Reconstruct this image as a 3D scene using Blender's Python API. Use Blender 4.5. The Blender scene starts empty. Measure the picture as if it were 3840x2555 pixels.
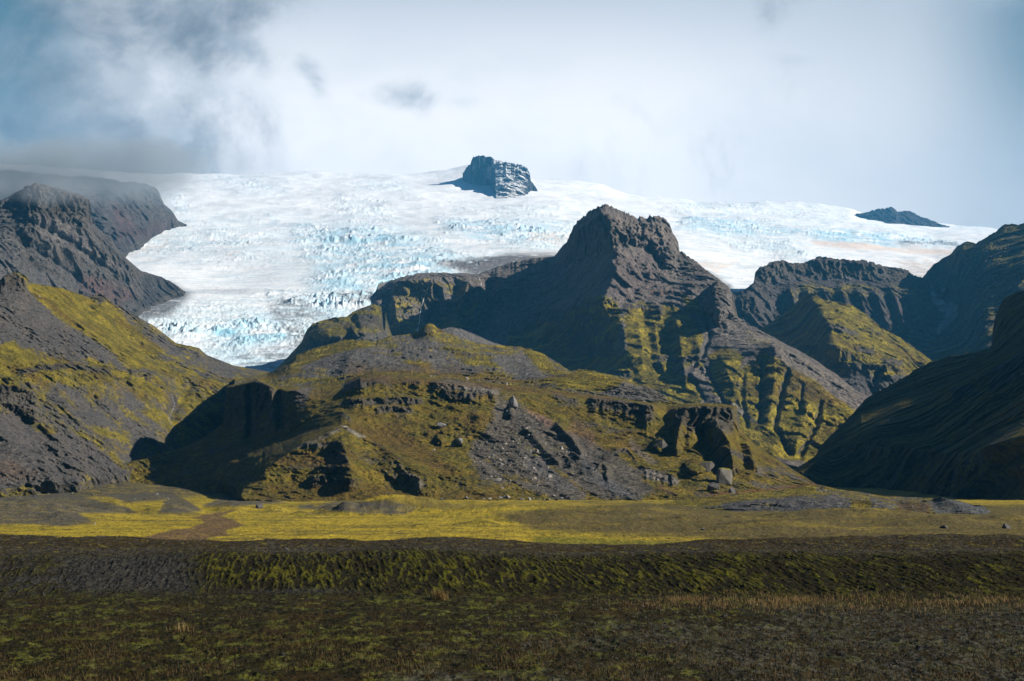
import bpy, math, random
import numpy as np
from math import radians, pi, sin, cos
random.seed(7); np.random.seed(7)
SC = bpy.context.scene
COL = SC.collection

# ------------------------------------------------------------------ camera
W0, H0, F, HOR = 3840.0, 2555.0, 7467.0, 1850.0
CAMZ = 3.5
PITCH = math.atan((HOR - H0 / 2) / F)
cd = bpy.data.cameras.new('camera'); cam = bpy.data.objects.new('camera', cd); COL.objects.link(cam)
cd.sensor_width = 36.0; cd.lens = 36.0 * F / W0
cd.clip_start = 1.0; cd.clip_end = 60000.0
cam.location = (0, 0, CAMZ); cam.rotation_euler = (pi / 2 + PITCH, 0, 0)
SC.camera = cam

# ------------------------------------------------------------------ sun and sky
SUN_EL, SUN_AZ = radians(28), radians(106)          # azimuth from +Y towards +X
sdir = np.array([cos(SUN_EL) * sin(SUN_AZ), cos(SUN_EL) * cos(SUN_AZ), sin(SUN_EL)])
ld = bpy.data.lights.new('sun', 'SUN'); ld.energy = 5.0; ld.angle = radians(0.5); ld.color = (1.0, 0.93, 0.82)
sun = bpy.data.objects.new('sun', ld); COL.objects.link(sun)
import mathutils
sun.rotation_euler = mathutils.Vector(sdir).to_track_quat('Z', 'Y').to_euler()
sun.location = (300, -100, 400)
SC.view_settings.view_transform = 'Standard'; SC.view_settings.look = 'None'
SC.view_settings.exposure = 1.0; SC.view_settings.gamma = 1.0
SC.cycles.volume_bounces = 1; SC.cycles.max_bounces = 6; SC.cycles.diffuse_bounces = 2
SC.cycles.volume_max_steps = 64; SC.cycles.volume_step_rate = 1.0

class NT:
    """little helper for node trees"""
    def __init__(s, tree): s.t = tree; s.n = tree.nodes; s.l = tree.links
    def node(s, typ, ins=None, **kw):
        n = s.n.new(typ)
        for k, v in kw.items(): setattr(n, k, v)
        for k, v in (ins or {}).items(): s.put(n.inputs[k], v)
        return n
    def put(s, sock, v):
        if isinstance(v, bpy.types.NodeSocket): s.l.new(v, sock)
        else: sock.default_value = v
    def m(s, op, a, b=0.0, c=0.0, clamp=False):
        n = s.n.new('ShaderNodeMath'); n.operation = op; n.use_clamp = clamp
        for i, v in enumerate((a, b, c)): s.put(n.inputs[i], v)
        return n.outputs[0]
    def sm(s, v, lo, hi, a=0.0, b=1.0):
        n = s.node('ShaderNodeMapRange', interpolation_type='SMOOTHSTEP')
        for k, x in zip((0, 1, 2, 3, 4), (v, lo, hi, a, b)): s.put(n.inputs[k], x)
        return n.outputs[0]
    def mix(s, f, a, b, mode='MIX'):
        n = s.node('ShaderNodeMix', data_type='RGBA', blend_type=mode)
        s.put(n.inputs[0], f); s.put(n.inputs[6], a); s.put(n.inputs[7], b)
        return n.outputs[2]
    def noise(s, vec, scale, detail=4, rough=0.55, lac=2.0, dist=0.0, typ='FBM'):
        n = s.node('ShaderNodeTexNoise', noise_type=typ)
        s.put(n.inputs['Vector'], vec); s.put(n.inputs['Scale'], scale); n.inputs['Detail'].default_value = detail
        n.inputs['Roughness'].default_value = rough; n.inputs['Lacunarity'].default_value = lac; n.inputs['Distortion'].default_value = dist
        return n.outputs[0]
    def mapping(s, vec, loc=(0, 0, 0), rot=(0, 0, 0), sc=(1, 1, 1)):
        n = s.node('ShaderNodeMapping'); s.put(n.inputs[0], vec)
        n.inputs[1].default_value = loc; n.inputs[2].default_value = rot; n.inputs[3].default_value = sc
        return n.outputs[0]

world = bpy.data.worlds.new("World"); SC.world = world; world.use_nodes = True
N = NT(world.node_tree); N.n.clear()
out = N.node('ShaderNodeOutputWorld')
sky = N.node('ShaderNodeTexSky', sky_type='NISHITA', sun_disc=False, sun_elevation=SUN_EL, sun_rotation=SUN_AZ)
sky.air_density = 1.0; sky.dust_density = 0.6; sky.ozone_density = 2.0
tc = N.node('ShaderNodeTexCoord'); dirv = tc.outputs['Generated']
sx = N.node('ShaderNodeSeparateXYZ', {0: dirv}); dx, dy, dz = sx.outputs
yy = N.m('MAXIMUM', dy, 0.02)
A = N.m('DIVIDE', dx, yy); E = N.m('DIVIDE', dz, yy)                    # slopes of the view direction
ae = N.node('ShaderNodeCombineXYZ', {0: A, 1: E, 2: 0.0}).outputs[0]
def AZ(px): return (px - 1920) / F
def EL(py): return (HOR - py) / F
def wisp(x0, x1, y0, y1, sx_=.04, sy_=.02):        # soft window in direction space
    a = N.m('MULTIPLY', N.sm(A, AZ(x0) - sx_, AZ(x0) + sx_), N.sm(A, AZ(x1) - sx_, AZ(x1) + sx_, 1, 0))
    e = N.m('MULTIPLY', N.sm(E, EL(y1) - sy_, EL(y1) + sy_), N.sm(E, EL(y0) - sy_, EL(y0) + sy_, 1, 0))
    return N.m('MULTIPLY', a, e)
# cloud deck over the ice cap: bright near the horizon, thinner and bluer higher up
bank = N.mix(N.sm(E, EL(480), EL(-300)), (0.63, 0.60, 0.585, 1), (0.25, 0.275, 0.315, 1))
bank = N.mix(N.m('MULTIPLY', N.sm(A, AZ(2200), AZ(4000)), 0.72), bank, (0.27, 0.29, 0.31, 1))
bank = N.mix(N.m('MULTIPLY', N.sm(A, AZ(3350), AZ(4150)), N.sm(E, EL(800), EL(60), 0.3, 1)), bank, (0.035, 0.085, 0.115, 1))
n1 = N.noise(N.mapping(ae, sc=(1, 1.6, 1)), 11, 7, 0.58, dist=0.25)
n2 = N.noise(N.mapping(ae, rot=(0, 0, radians(-32)), sc=(1.0, 1.35, 1)), 17, 9, 0.58, dist=0.3)
n3 = N.noise(N.mapping(ae, loc=(3.3, 7.2, 0), rot=(0, 0, radians(25)), sc=(1.2, 1.0, 1)), 8, 9, 0.60, dist=0.3)
bank = N.mix(N.m('MULTIPLY', N.sm(n1, 0.42, 0.72), 0.30), bank, (0.38, 0.40, 0.43, 1))
# dark ragged cloud on the left
slant = N.m('ADD', A, N.m('MULTIPLY', E, 0.35))
left = N.sm(slant, AZ(1500) + .06, AZ(150) + .06)
lm = N.sm(N.m('ADD', left, N.m('MULTIPLY', N.m('SUBTRACT', n3, 0.5), 2.6)), 0.15, 0.80)
lcol = N.mix(N.sm(N.m('ADD', N.m('MULTIPLY', n2, .6), N.m('MULTIPLY', n3, .4)), 0.40, 0.62), (0.30, 0.305, 0.315, 1), (0.088, 0.095, 0.102, 1))
bank = N.mix(N.m('MULTIPLY', lm, 0.92), bank, lcol)
dk = N.m('MULTIPLY', N.sm(N.m('ADD', slant, N.m('MULTIPLY', N.m('SUBTRACT', n3, .5), .16)), AZ(520) + .06, AZ(-60) + .06), N.sm(E, EL(760), EL(150)))
bank = N.mix(N.m('MULTIPLY', dk, 0.95), bank, (0.022, 0.075, 0.105, 1))
# loose wisps trailing to the right
def fleck(px, py, rx, ry, ang, k, lo=.40, hi=.62):
    global bank
    c_, s_ = cos(radians(ang)), sin(radians(ang)); ux = N.m('SUBTRACT', A, AZ(px)); uy = N.m('SUBTRACT', E, EL(py))
    a_ = N.m('DIVIDE', N.m('ADD', N.m('MULTIPLY', ux, c_), N.m('MULTIPLY', uy, s_)), rx / F); b_ = N.m('DIVIDE', N.m('SUBTRACT', N.m('MULTIPLY', uy, c_), N.m('MULTIPLY', ux, s_)), ry / F)
    r_ = N.m('SQRT', N.m('ADD', N.m('MULTIPLY', a_, a_), N.m('MULTIPLY', b_, b_)))
    f_ = N.m('MULTIPLY', N.sm(N.m('ADD', N.m('SUBTRACT', 1.0, N.m('MULTIPLY', r_, .55)), N.m('MULTIPLY', N.m('SUBTRACT', n2, .5), 3.4)), 0.35, 1.5), N.sm(r_, 1.9, 0.5))
    bank = N.mix(N.m('MULTIPLY', f_, k), bank, (0.19, 0.21, 0.23, 1))
fleck(930, 190, 170, 60, -38, .8); fleck(1180, 310, 150, 70, -55, .95); fleck(1480, 330, 220, 70, -15, .8); fleck(1720, 370, 190, 50, -10, .5); fleck(760, 330, 240, 100, -20, .5); fleck(720, 560, 110, 90, 70, .6)
fleck(700, 520, 200, 90, 60, .6); fleck(300, 470, 300, 160, 20, .6); fleck(480, 250, 260, 90, -30, .5); fleck(3000, 200, 90, 30, 0, .25)
skyc = N.mix(1.0, sky.outputs[0], (0.013, 0.0155, 0.020, 1), 'MULTIPLY')
front = N.m('MULTIPLY', N.sm(dy, 0.86, 0.95), N.sm(dz, 0.36, 0.26))
bg = N.node('ShaderNodeBackground', {0: N.mix(front, skyc, bank), 1: 1.0})
N.l.new(bg.outputs[0], out.inputs[0])

# ------------------------------------------------------------------ numpy noise
_G = np.stack([np.cos(np.arange(64) * 2 * pi / 64), np.sin(np.arange(64) * 2 * pi / 64)]).astype(np.float32)
def _h(ix, iy, seed):
    h = (ix * np.uint32(374761393) + iy * np.uint32(668265263) + np.uint32((seed * 2654435761) & 0xffffffff))
    h = (h ^ (h >> np.uint32(13))) * np.uint32(1274126177)
    return h ^ (h >> np.uint32(16))
def perlin(x, y, seed=0):
    x = np.asarray(x, np.float64); y = np.asarray(y, np.float64)
    fx = np.floor(x); fy = np.floor(y)
    ix = fx.astype(np.int64).astype(np.uint32); iy = fy.astype(np.int64).astype(np.uint32)
    x = (x - fx).astype(np.float32); y = (y - fy).astype(np.float32)
    u = x * x * x * (x * (x * 6 - 15) + 10); v = y * y * y * (y * (y * 6 - 15) + 10)
    def g(a, b, X, Y):
        k = _h(ix + np.uint32(a), iy + np.uint32(b), seed) & np.uint32(63)
        return _G[0][k] * X + _G[1][k] * Y
    n0 = g(0, 0, x, y); n1 = g(1, 0, x - 1, y); n2 = g(0, 1, x, y - 1); n3 = g(1, 1, x - 1, y - 1)
    a = n0 + u * (n1 - n0); b = n2 + u * (n3 - n2)
    return (a + v * (b - a)) * 1.5
def fbm(x, y, o=5, gain=0.5, seed=0):
    s = 0; a = 1.0; t = 0
    for i in range(o):
        s = s + a * perlin(x * 2 ** i + i * 17.3, y * 2 ** i - i * 9.1, seed + i); t += a; a *= gain
    return s / t
def ridged(x, y, o=5, gain=0.5, seed=0):
    s = 0; a = 1.0; t = 0; w = 1.0
    for i in range(o):
        n = 1 - np.abs(perlin(x * 2 ** i + i * 13.7, y * 2 ** i + i * 5.1, seed + i)) * 1.6
        n = np.clip(n, 0, 1); n = n * n
        s = s + a * n * w; t += a; w = np.clip(n * 1.6, 0, 1); a *= gain
    return s / t
def worley(x, y, seed=0):
    x = np.asarray(x, np.float64); y = np.asarray(y, np.float64)
    fx = np.floor(x); fy = np.floor(y); f1 = np.full(x.shape, 9.0, np.float32); f2 = f1.copy(); cid = np.zeros(x.shape, np.float32)
    for a in (-1, 0, 1):
        for b in (-1, 0, 1):
            ix = (fx + a).astype(np.int64).astype(np.uint32); iy = (fy + b).astype(np.int64).astype(np.uint32)
            h = _h(ix, iy, seed); rx = (h & np.uint32(1023)).astype(np.float32) / 1023; ry = ((h >> np.uint32(10)) & np.uint32(1023)).astype(np.float32) / 1023
            d = np.sqrt((fx + a + rx - x) ** 2 + (fy + b + ry - y) ** 2).astype(np.float32)
            n = d < f1; f2 = np.where(n, f1, np.minimum(f2, d)); cid = np.where(n, (h >> np.uint32(20)).astype(np.float32) / 4096, cid); f1 = np.where(n, d, f1)
    return f1, f2, cid
def sst(x, a, b):
    t = np.clip((x - a) / (b - a), 0, 1); return t * t * (3 - 2 * t)

# ------------------------------------------------------------------ geometry of a terrain sheet
CP, SP = cos(PITCH), sin(PITCH)
def P3(px, py, D):
    """world point seen at direction (px,py) whose distance along +Y is D metres"""
    rx = (px - W0 / 2) / F; ru = -(py - H0 / 2) / F
    dyy = CP - ru * SP; dzz = SP + ru * CP
    k = D / dyy
    return np.stack([rx * k, D * np.ones_like(k), CAMZ + dzz * k], -1)
def toimg(P):
    x, y, z = P[..., 0], P[..., 1], P[..., 2] - CAMZ
    f = y * CP + z * SP; u = -y * SP + z * CP
    return W0 / 2 + x / f * F, H0 / 2 - u / f * F

def segdist(U, V, pts, step=1):
    """distance to a polyline, side (+ right / below), and 0..1 parameter along it"""
    best = np.full(U.shape, 1e9, np.float32); side = np.zeros(U.shape, np.float32); tt = np.zeros(U.shape, np.float32)
    L = [0]
    for a, b in zip(pts[:-1], pts[1:]): L.append(L[-1] + math.hypot(b[0] - a[0], b[1] - a[1]))
    for i, (a, b) in enumerate(zip(pts[:-1], pts[1:])):
        ex, ey = b[0] - a[0], b[1] - a[1]; ll = ex * ex + ey * ey + 1e-9
        t = np.clip(((U - a[0]) * ex + (V - a[1]) * ey) / ll, 0, 1)
        qx = U - a[0] - t * ex; qy = V - a[1] - t * ey; d = np.sqrt(qx * qx + qy * qy)
        n = d < best
        s = np.sign((V - a[1]) * ex - (U - a[0]) * ey)
        best = np.where(n, d, best); side = np.where(n, s, side); tt = np.where(n, (L[i] + t * (L[i + 1] - L[i])) / L[-1], tt)
    return best, side, tt
def inpoly(U, V, pts):
    c = np.zeros(U.shape, bool); n = len(pts)
    for i in range(n):
        x1, y1 = pts[i]; x2, y2 = pts[(i + 1) % n]
        if y1 == y2: continue
        c ^= ((V > min(y1, y2)) & (V <= max(y1, y2)) & (U < (x2 - x1) * (V - y1) / (y2 - y1) + x1))
    return c
def polymask(U, V, pts, soft):
    xs = [p[0] for p in pts]; ys = [p[1] for p in pts]
    m = np.zeros(U.shape, np.float32)
    s = (U > min(xs) - soft) & (U < max(xs) + soft) & (V > min(ys) - soft) & (V < max(ys) + soft)
    if not s.any(): return m
    u, v = U[s], V[s]
    d, _, _ = segdist(u, v, list(pts) + [pts[0]])
    d = np.where(inpoly(u, v, pts), d, -d)
    m[s] = sst(d, -soft, soft); return m

def mesh_grid(name, P, mat, tint=None, kind='structure', smooth=True):
    nr, nc = P.shape[:2]
    me = bpy.data.meshes.new(name)
    me.vertices.add(nr * nc); me.vertices.foreach_set('co', P.reshape(-1).astype(np.float32))
    i = np.arange((nr - 1) * (nc - 1)); r = i // (nc - 1); c = i % (nc - 1); a = r * nc + c
    q = np.stack([a, a + 1, a + nc + 1, a + nc], 1).astype(np.int32)
    me.loops.add(q.size); me.loops.foreach_set('vertex_index', q.reshape(-1))
    me.polygons.add(len(q)); me.polygons.foreach_set('loop_start', (np.arange(len(q)) * 4).astype(np.int32))
    me.polygons.foreach_set('use_smooth', np.full(len(q), smooth, bool))
    me.update(calc_edges=True)
    if tint is not None:
        at = me.attributes.new('tint', 'FLOAT_COLOR', 'POINT'); at.data.foreach_set('color', tint.reshape(-1).astype(np.float32))
    me.materials.append(mat)
    o = bpy.data.objects.new(name, me); COL.objects.link(o); o['kind'] = kind
    return o

def smooth1(a, k, axis):
    if k < 1: return a
    w = np.ones(2 * k + 1) / (2 * k + 1)
    pad = [(0, 0)] * a.ndim; pad[axis] = (k, k)
    return np.apply_along_axis(lambda r: np.convolve(r, w, 'valid'), axis, np.pad(a, pad, mode='edge'))

def normals(P):
    du = np.gradient(P, axis=1); dv = np.gradient(P, axis=0)
    n = np.cross(du, dv); n /= np.linalg.norm(n, axis=-1, keepdims=True) + 1e-9
    s = np.sign((n * (np.array([0, 0, CAMZ + 300]) - P)).sum(-1, keepdims=True)); return n * np.where(s == 0, 1, s)

SHEETS = {}
Q = 3.2     # vertex pitch in photo pixels
def sheet(name, key, x0, x1, rows, mat, feats=(), disp=None, color=None, back=(400, 250), sm=(5, 2), q=None, zn=0.0, jag=0.0, minrows=4, skirt=70, dstep=None):
    """rows run from the foot of the slope to its skyline; each is a list of (px, py, D)"""
    q = q or Q
    rows = [[(a, b + skirt, d) for a, b, d in rows[0]]] + list(rows)
    nc = int((x1 - x0) / q) + 1; px = np.linspace(x0, x1, nc)
    R = []
    for r in rows:
        r = sorted(r); xs = [p[0] for p in r]
        R.append((np.interp(px, xs, [p[1] for p in r]), np.interp(px, xs, [p[2] for p in r])))
    U = []; V = []; Dd = []
    for k, (a, b) in enumerate(zip(R[:-1], R[1:])):
        n = max(minrows, int(np.percentile(np.abs(a[0] - b[0]), 85) / q))
        if dstep: n = max(n, int(np.percentile(np.abs(a[1] - b[1]), 70) / dstep))
        t = np.linspace(0, 1, n, endpoint=False)
        for s in t:
            V.append(a[0] * (1 - s) + b[0] * s); Dd.append(a[1] * (1 - s) + b[1] * s)
    V.append(R[-1][0]); Dd.append(R[-1][1])
    V = np.array(V); Dd = np.array(Dd); top = V[-1].copy()
    if sm[0]: Dd = smooth1(Dd, sm[0], 1)
    if sm[1]: Dd = smooth1(Dd, sm[1], 0)
    U = np.repeat(px[None], len(V), 0)
    if jag:
        X = (U - 1920) / F * Dd
        w = sst(V - V[-1][None], 70, 0)
        if key == 'H': w = w * (0.25 + .75 * sst(U, 2060, 2150) * sst(U, 2640, 2560))
        V = V + w * jag * ((ridged(X / 34 + 3, Dd * 0 + 1.7, 5, 0.68, 91) - 0.45) * 2 + 1.2 * fbm(X / 9, Dd * 0, 3, .7, 92))
    rock = np.zeros(V.shape, np.float32)
    for f in feats:
        if f[0] == 'ridge':        # pts, amp, width left, width right
            d, s, t = segdist(U, V, f[1]); s = -s if f[1][-1][1] > f[1][0][1] else s
            w = np.where(s > 0, f[4], f[3]); e = 0.25 + 0.75 * sst(t, 0, 0.15) * 1.0
            Dd = Dd - f[2] * np.clip(1 - d / w, 0, 1) ** 1.15 * e
        elif f[0] == 'gully':      # pts, depth, width
            wob = 1 + 0.35 * perlin(U / 60, V / 60, 5)
            d, s, t = segdist(U, V, f[1]); Dd = Dd + f[2] * np.exp(-(d / (f[3] * wob)) ** 2) * (sst(t, -0.05, 0.15))
        elif f[0] == 'dome':       # cx, cy, rx, ry, amp
            nz = 1 + 0.9 * fbm(U / (f[3] * .9), V / (f[4] * .9), 4, .6, 66)
            rr = (((U - f[1]) / f[3]) ** 2 + ((V - f[2]) / f[4]) ** 2) * nz
            Dd = Dd - f[5] * np.sqrt(np.clip(1 - rr, 0, 1))
        elif f[0] == 'ledge':      # pts of the cliff top, throw in metres, face height in px, flute depth
            pts = f[1]; xs = [p[0] for p in pts]; ly = np.interp(px, xs, [p[1] for p in pts])
            ly = ly + 5 * perlin(px / 23, px * 0 + f[2], 8) + 3 * perlin(px / 7, px * 0 + f[2], 9)
            s = V - ly[None]; h = f[3] * (1 + 0.7 * fbm(px / 60, px * 0 + f[2], 3, .6, 12))[None]
            ef = (sst(px, xs[0], xs[0] + 25) * sst(px, xs[-1], xs[-1] - 25))[None]
            prof = sst(s, -7, 0) * np.clip(1 - np.clip(s, 0, None) / (2.2 * h), 0, 1) * np.where(s > h, (np.clip(1 - (s - h) / (1.2 * h), 0, 1)), 1)
            fl = f[4] * (ridged(U / 34 + 0.9 * fbm(U / 60, V / 45, 3, .5, 2), V / 150, 4, 0.65, 31 + int(f[2])) - 0.5) * (0.5 + 1.0 * sst(perlin(U / 55, V / 300, 33), -.4, .5))
            band = sst(s, -3, 2) * sst(s, h * 1.15, h * 0.8) * ef
            Dd = Dd - f[2] * prof * ef - fl * band
            rock = np.maximum(rock, band)
    P = P3(U, V, Dd)
    if disp is not None:
        dd = disp(P, U, V, rock); Dd = Dd + dd; P = P3(U, V, Dd)
    if zn:
        P[..., 2] += zn * fbm(P[..., 0] / 18, P[..., 1] / 18, 5, 0.55, 44)
    # rear side of the landform
    B = []; nb = 8
    for k in range(1, nb + 1):
        t = k / nb; q_ = P[-1].copy()
        q_[:, 1] += back[0] * t; q_[:, 0] *= q_[:, 1] / P[-1][:, 1]
        q_[:, 2] -= back[1] * t ** 1.15; q_[:, 2] += 3 * perlin(q_[:, 0] / 60, q_[:, 1] / 60, 3)
        B.append(q_)
    Pf = np.concatenate([P, np.array(B)], 0)
    n = normals(Pf)
    if color is not None:
        Ub, Vb = np.concatenate([U, np.repeat(U[-1:], nb, 0)]), np.concatenate([V, np.repeat(V[-1:], nb, 0)])
        rk = np.concatenate([rock, np.repeat(rock[-1:] * 0, nb, 0)])
        tint = color(Pf, Ub, Vb, n, rk)
    else: tint = None
    SHEETS[key] = (U, V, P)
    return mesh_grid(name, Pf, mat, tint)

def locate(key, px, py):
    """point of a sheet that lies in the direction (px,py)"""
    U, V, P = SHEETS[key]
    j = int(np.clip(np.searchsorted(U[0], px), 0, U.shape[1] - 1))
    i = int(np.argmin(np.abs(V[:, j] - py)))
    return mathutils.Vector(P[i, j])

# albedos
MOSS = np.array([0.235, 0.182, 0.016]); MOSS2 = np.array([0.095, 0.080, 0.010]); SCREE = np.array([0.110, 0.093, 0.070])
ROCK = np.array([0.072, 0.061, 0.048]); BROWN = np.array([0.085, 0.048, 0.012]); RED = np.array([0.17, 0.09, 0.07]); PALE = np.array([0.27, 0.23, 0.19])
SNOW = np.array([0.73, 0.74, 0.76]); ICE = np.array([0.20, 0.46, 0.60]); DIRT = np.array([0.40, 0.34, 0.30])
def blend(c, col, w): return c * (1 - w[..., None]) + np.asarray(col) * w[..., None]

# ------------------------------------------------------------------ materials
def land_mat(name, scale, bump, rough=0.95, mott=0.45):
    m = bpy.data.materials.new(name); m.use_nodes = True; T = NT(m.node_tree); T.n.clear()
    o = T.node('ShaderNodeOutputMaterial'); b = T.node('ShaderNodeBsdfPrincipled')
    b.inputs['Roughness'].default_value = rough; b.inputs['Specular IOR Level'].default_value = 0.15
    at = T.node('ShaderNodeAttribute', attribute_name='tint'); co = T.node('ShaderNodeTexCoord').outputs['Object']
    n1 = T.noise(co, 1 / scale, 6, 0.65); n2 = T.noise(co, 1 / (scale * 9), 5, 0.6)
    v = T.m('ADD', T.m('MULTIPLY', T.m('SUBTRACT', n1, 0.5), mott * 2.6), T.m('MULTIPLY', T.m('SUBTRACT', n2, 0.5), mott * 1.6))
    c = T.mix(1.0, at.outputs[0], T.node('ShaderNodeCombineColor', {0: T.m('ADD', v, 1.0), 1: T.m('ADD', v, 1.0), 2: T.m('ADD', T.m('MULTIPLY', v, 0.8), 1.0)}).outputs[0], 'MULTIPLY')
    T.l.new(c, b.inputs['Base Color'])
    bp = T.node('ShaderNodeBump', {'Height': T.m('ADD', n1, T.m('MULTIPLY', T.noise(co, 1 / (scale * 2.6), 5, 0.6), 2.2)), 'Strength': 1.0, 'Distance': bump * 2.2}); T.l.new(bp.outputs[0], b.inputs['Normal'])
    T.l.new(b.outputs[0], o.inputs[0]); return m
M_HILL = land_mat('hill_ground', 3.0, 2.2)
M_MOUNT = land_mat('mountain_ground', 9.0, 7.0, mott=0.35)
M_FAR = land_mat('far_rock', 22.0, 16.0, mott=0.35)
M_GROUND = land_mat('moss_heath', 0.30, 0.10, mott=0.55)

def ice_mat():
    m = bpy.data.materials.new('glacier_ice'); m.use_nodes = True; T = NT(m.node_tree); T.n.clear()
    o = T.node('ShaderNodeOutputMaterial'); b = T.node('ShaderNodeBsdfPrincipled')
    b.inputs['Roughness'].default_value = 0.6; b.inputs['Specular IOR Level'].default_value = 0.3
    at = T.node('ShaderNodeAttribute', attribute_name='tint'); co = T.node('ShaderNodeTexCoord').outputs['Object']
    n1 = T.noise(co, 1 / 14.0, 6, 0.7)
    c = T.mix(T.sm(n1, 0.62, 0.8, 0, 0.35), at.outputs[0], (0.42, 0.60, 0.68, 1))
    T.l.new(c, b.inputs['Base Color'])
    bp = T.node('ShaderNodeBump', {'Height': n1, 'Strength': 0.7, 'Distance': 3.0}); T.l.new(bp.outputs[0], b.inputs['Normal'])
    T.l.new(b.outputs[0], o.inputs[0]); return m
M_ICE = ice_mat()

def with_alpha(c): return np.concatenate([np.clip(c, 0, 1), np.ones(c.shape[:-1] + (1,))], -1)

def landcolor(moss=0.6, paints=(), rocky=0.55, mscale=40.0, seed=3, streak=0.0, base=SCREE, mosscol=MOSS, my=(.2, .5), grain=1.0):
    """moss on the gentler ground, scree between, bare rock on the steep faces; paints = extra patches"""
    def f(P, U, V, n, rk):
        X, Y, Z = P[..., 0], P[..., 1], P[..., 2]
        s = (my[2] if len(my) > 2 else 1.0) * X + my[0] * Y; t = Z * 1.6 + Y * my[1]
        a = fbm(s / mscale, t / mscale, 6, 0.6, seed) ; b = fbm(s / (mscale * .35), t / (mscale * 1.6), 4, 0.6, seed + 20)
        fn = fbm(s / (mscale * .085), t / (mscale * .085), 4, 0.7, seed + 33)
        wm = np.full(U.shape, moss, float); c = np.zeros(U.shape + (3,)) + base
        c = blend(c, np.array([0.075, 0.062, 0.052]), 0.6 * sst(b, -0.2, 0.4))
        over = []
        for p in paints:
            jt = min(16, 1.6 * p[2]); m = polymask(U + jt * a, V + jt * b, p[1], p[2]) if p[0] != 'line' else None
            if p[0] == 'line':
                d, _, _ = segdist(U + 5 * a, V + 5 * b, p[1]); m = sst(d, p[2], p[2] * 0.4)
            if isinstance(p[3], (int, float)): wm = wm * (1 - m) + p[3] * m
            else: over.append((m, p[3], p[4] if len(p) > 4 else 0.9))
        steep = 1 - np.abs(n[..., 2])
        mm = sst(wm + 0.55 * a + 0.25 * b + 0.42 * fn - 1.1 * np.clip(steep - rocky, 0, 1), 0.42, 0.62)
        mc = blend(np.zeros(U.shape + (3,)) + mosscol, MOSS2, sst(fbm(s / (mscale * .5), t / (mscale * .5), 4, .6, seed + 9), -0.35, 0.25) * 0.9)
        mc = blend(mc, BROWN, 0.65 * sst(fbm(s / (mscale * 1.7), t / (mscale * 1.7), 4, .6, seed + 19), 0.0, 0.45))
        c = c * (1 - mm[..., None]) + mc * mm[..., None]
        rw = np.maximum(sst(steep + 0.12 * b, rocky + 0.08, rocky + 0.25), rk * 0.9)
        rc = ROCK + 0.035 * (b[..., None] + 0.25)
        c = c * (1 - rw[..., None]) + rc * rw[..., None]
        for m, col, w in over: c = blend(c, col, np.clip(m * w * (0.85 + 0.5 * b + .5 * fn), 0, 1))
        c = c * np.clip(1 + (1.15 * fn + .5 * b)[..., None] * grain, .25, 2.2)
        return with_alpha(c)
    return f

def rugged(A=20, L=120, gA=10, gL=60, strata=0.0, SH=30.0, rock_boost=1.0, seed=1, fine=1.0, my=(.25, .35), oc=6):
    """relief in metres along the view: ridged masses, downhill gullies, horizontal ledges, rubble"""
    def f(P, U, V, rk):
        X, Y, Z = P[..., 0], P[..., 1], P[..., 2]
        s = (my[2] if len(my) > 2 else 1.0) * X + my[0] * Y; t = Z * 1.3 + Y * my[1]
        w1 = fbm(s / L, t / L, 3, 0.5, seed + 50) * 0.6
        d = -A * (ridged(s / L + w1, t / L * 0.8, min(5, oc), 0.5, seed) - 0.4)
        if gA: d -= gA * (ridged(s / gL + w1 * 1.5 + 0.25 * t / gL, t / (gL * 5), 4, 0.55, seed + 7) - 0.45)
        if strata:
            q = Z / SH + 0.45 * fbm(s / (L * 2), t / (L * 2), 3, .5, seed + 60); fr = q - np.floor(q)
            k = sst(fbm(s / (L * .8), t / (L * .8), 3, .5, seed + 70), -0.25, 0.25)
            d -= strata * (fr - sst(fr, 0.6, 0.97)) * k
        r = fbm(s / (L * .16), t / (L * .16), oc, 0.66, seed + 30)
        lump = ridged(s / (L * .22), t / (L * .22), max(2, oc - 1), 0.62, seed + 35) - 0.4
        k = 0.45 + 1.1 * sst(fbm(s / (L * 1.3), t / (L * 1.3), 3, .5, seed + 37), -.25, .35)
        d -= fine * L * ((0.16 + 0.10 * rk) * r + (0.05 + 0.07 * rk) * lump) * k
        return d
    return f

# ================================================================== GLACIER
skyl = [(-1500, 600), (0, 612), (300, 636), (600, 655), (1000, 648), (1280, 652), (1567, 650), (1682, 638), (1762, 622), (1992, 666), (2141, 678), (2256, 698), (2342, 730), (2560, 747),
        (2617, 761), (2790, 764), (2858, 755), (2985, 758), (3077, 766), (3191, 784), (3237, 801), (3536, 844), (3731, 861), (5200, 885)]
def row(D, *p): return [(a, b, D) for a, b in p]
g_rows = [
 row(2750, (-1500, 1640), (5200, 1640)), row(3250, (-1500, 1430), (5200, 1440)), row(3550, (-1500, 1310), (5200, 1330)),
 row(3800, (-1500, 1225), (5200, 1270)), row(4050, (-1500, 1165), (2400, 1170), (5200, 1230)), row(4500, (-1500, 1080), (2200, 1085), (2900, 1170), (5200, 1190)),
 row(5000, (-1500, 1010), (2200, 1015), (3000, 1095), (3600, 1120), (5200, 1130)), row(5500, (-1500, 955), (2100, 960), (2900, 1040), (3500, 1075), (5200, 1085)),
 row(6200, (-1500, 895), (2000, 900), (2900, 985), (3500, 1030), (5200, 1040)), row(7200, (-1500, 845), (2000, 848), (2900, 925), (3500, 975), (5200, 990)),
 row(8600, (-1500, 785), (1500, 790), (2000, 790), (2900, 868), (3500, 925), (5200, 945)), row(10500, (-1500, 700), (1500, 715), (2000, 728), (2900, 805), (3500, 878), (5200, 910)),
 [(a, b, 12500) for a, b in skyl]]
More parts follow.
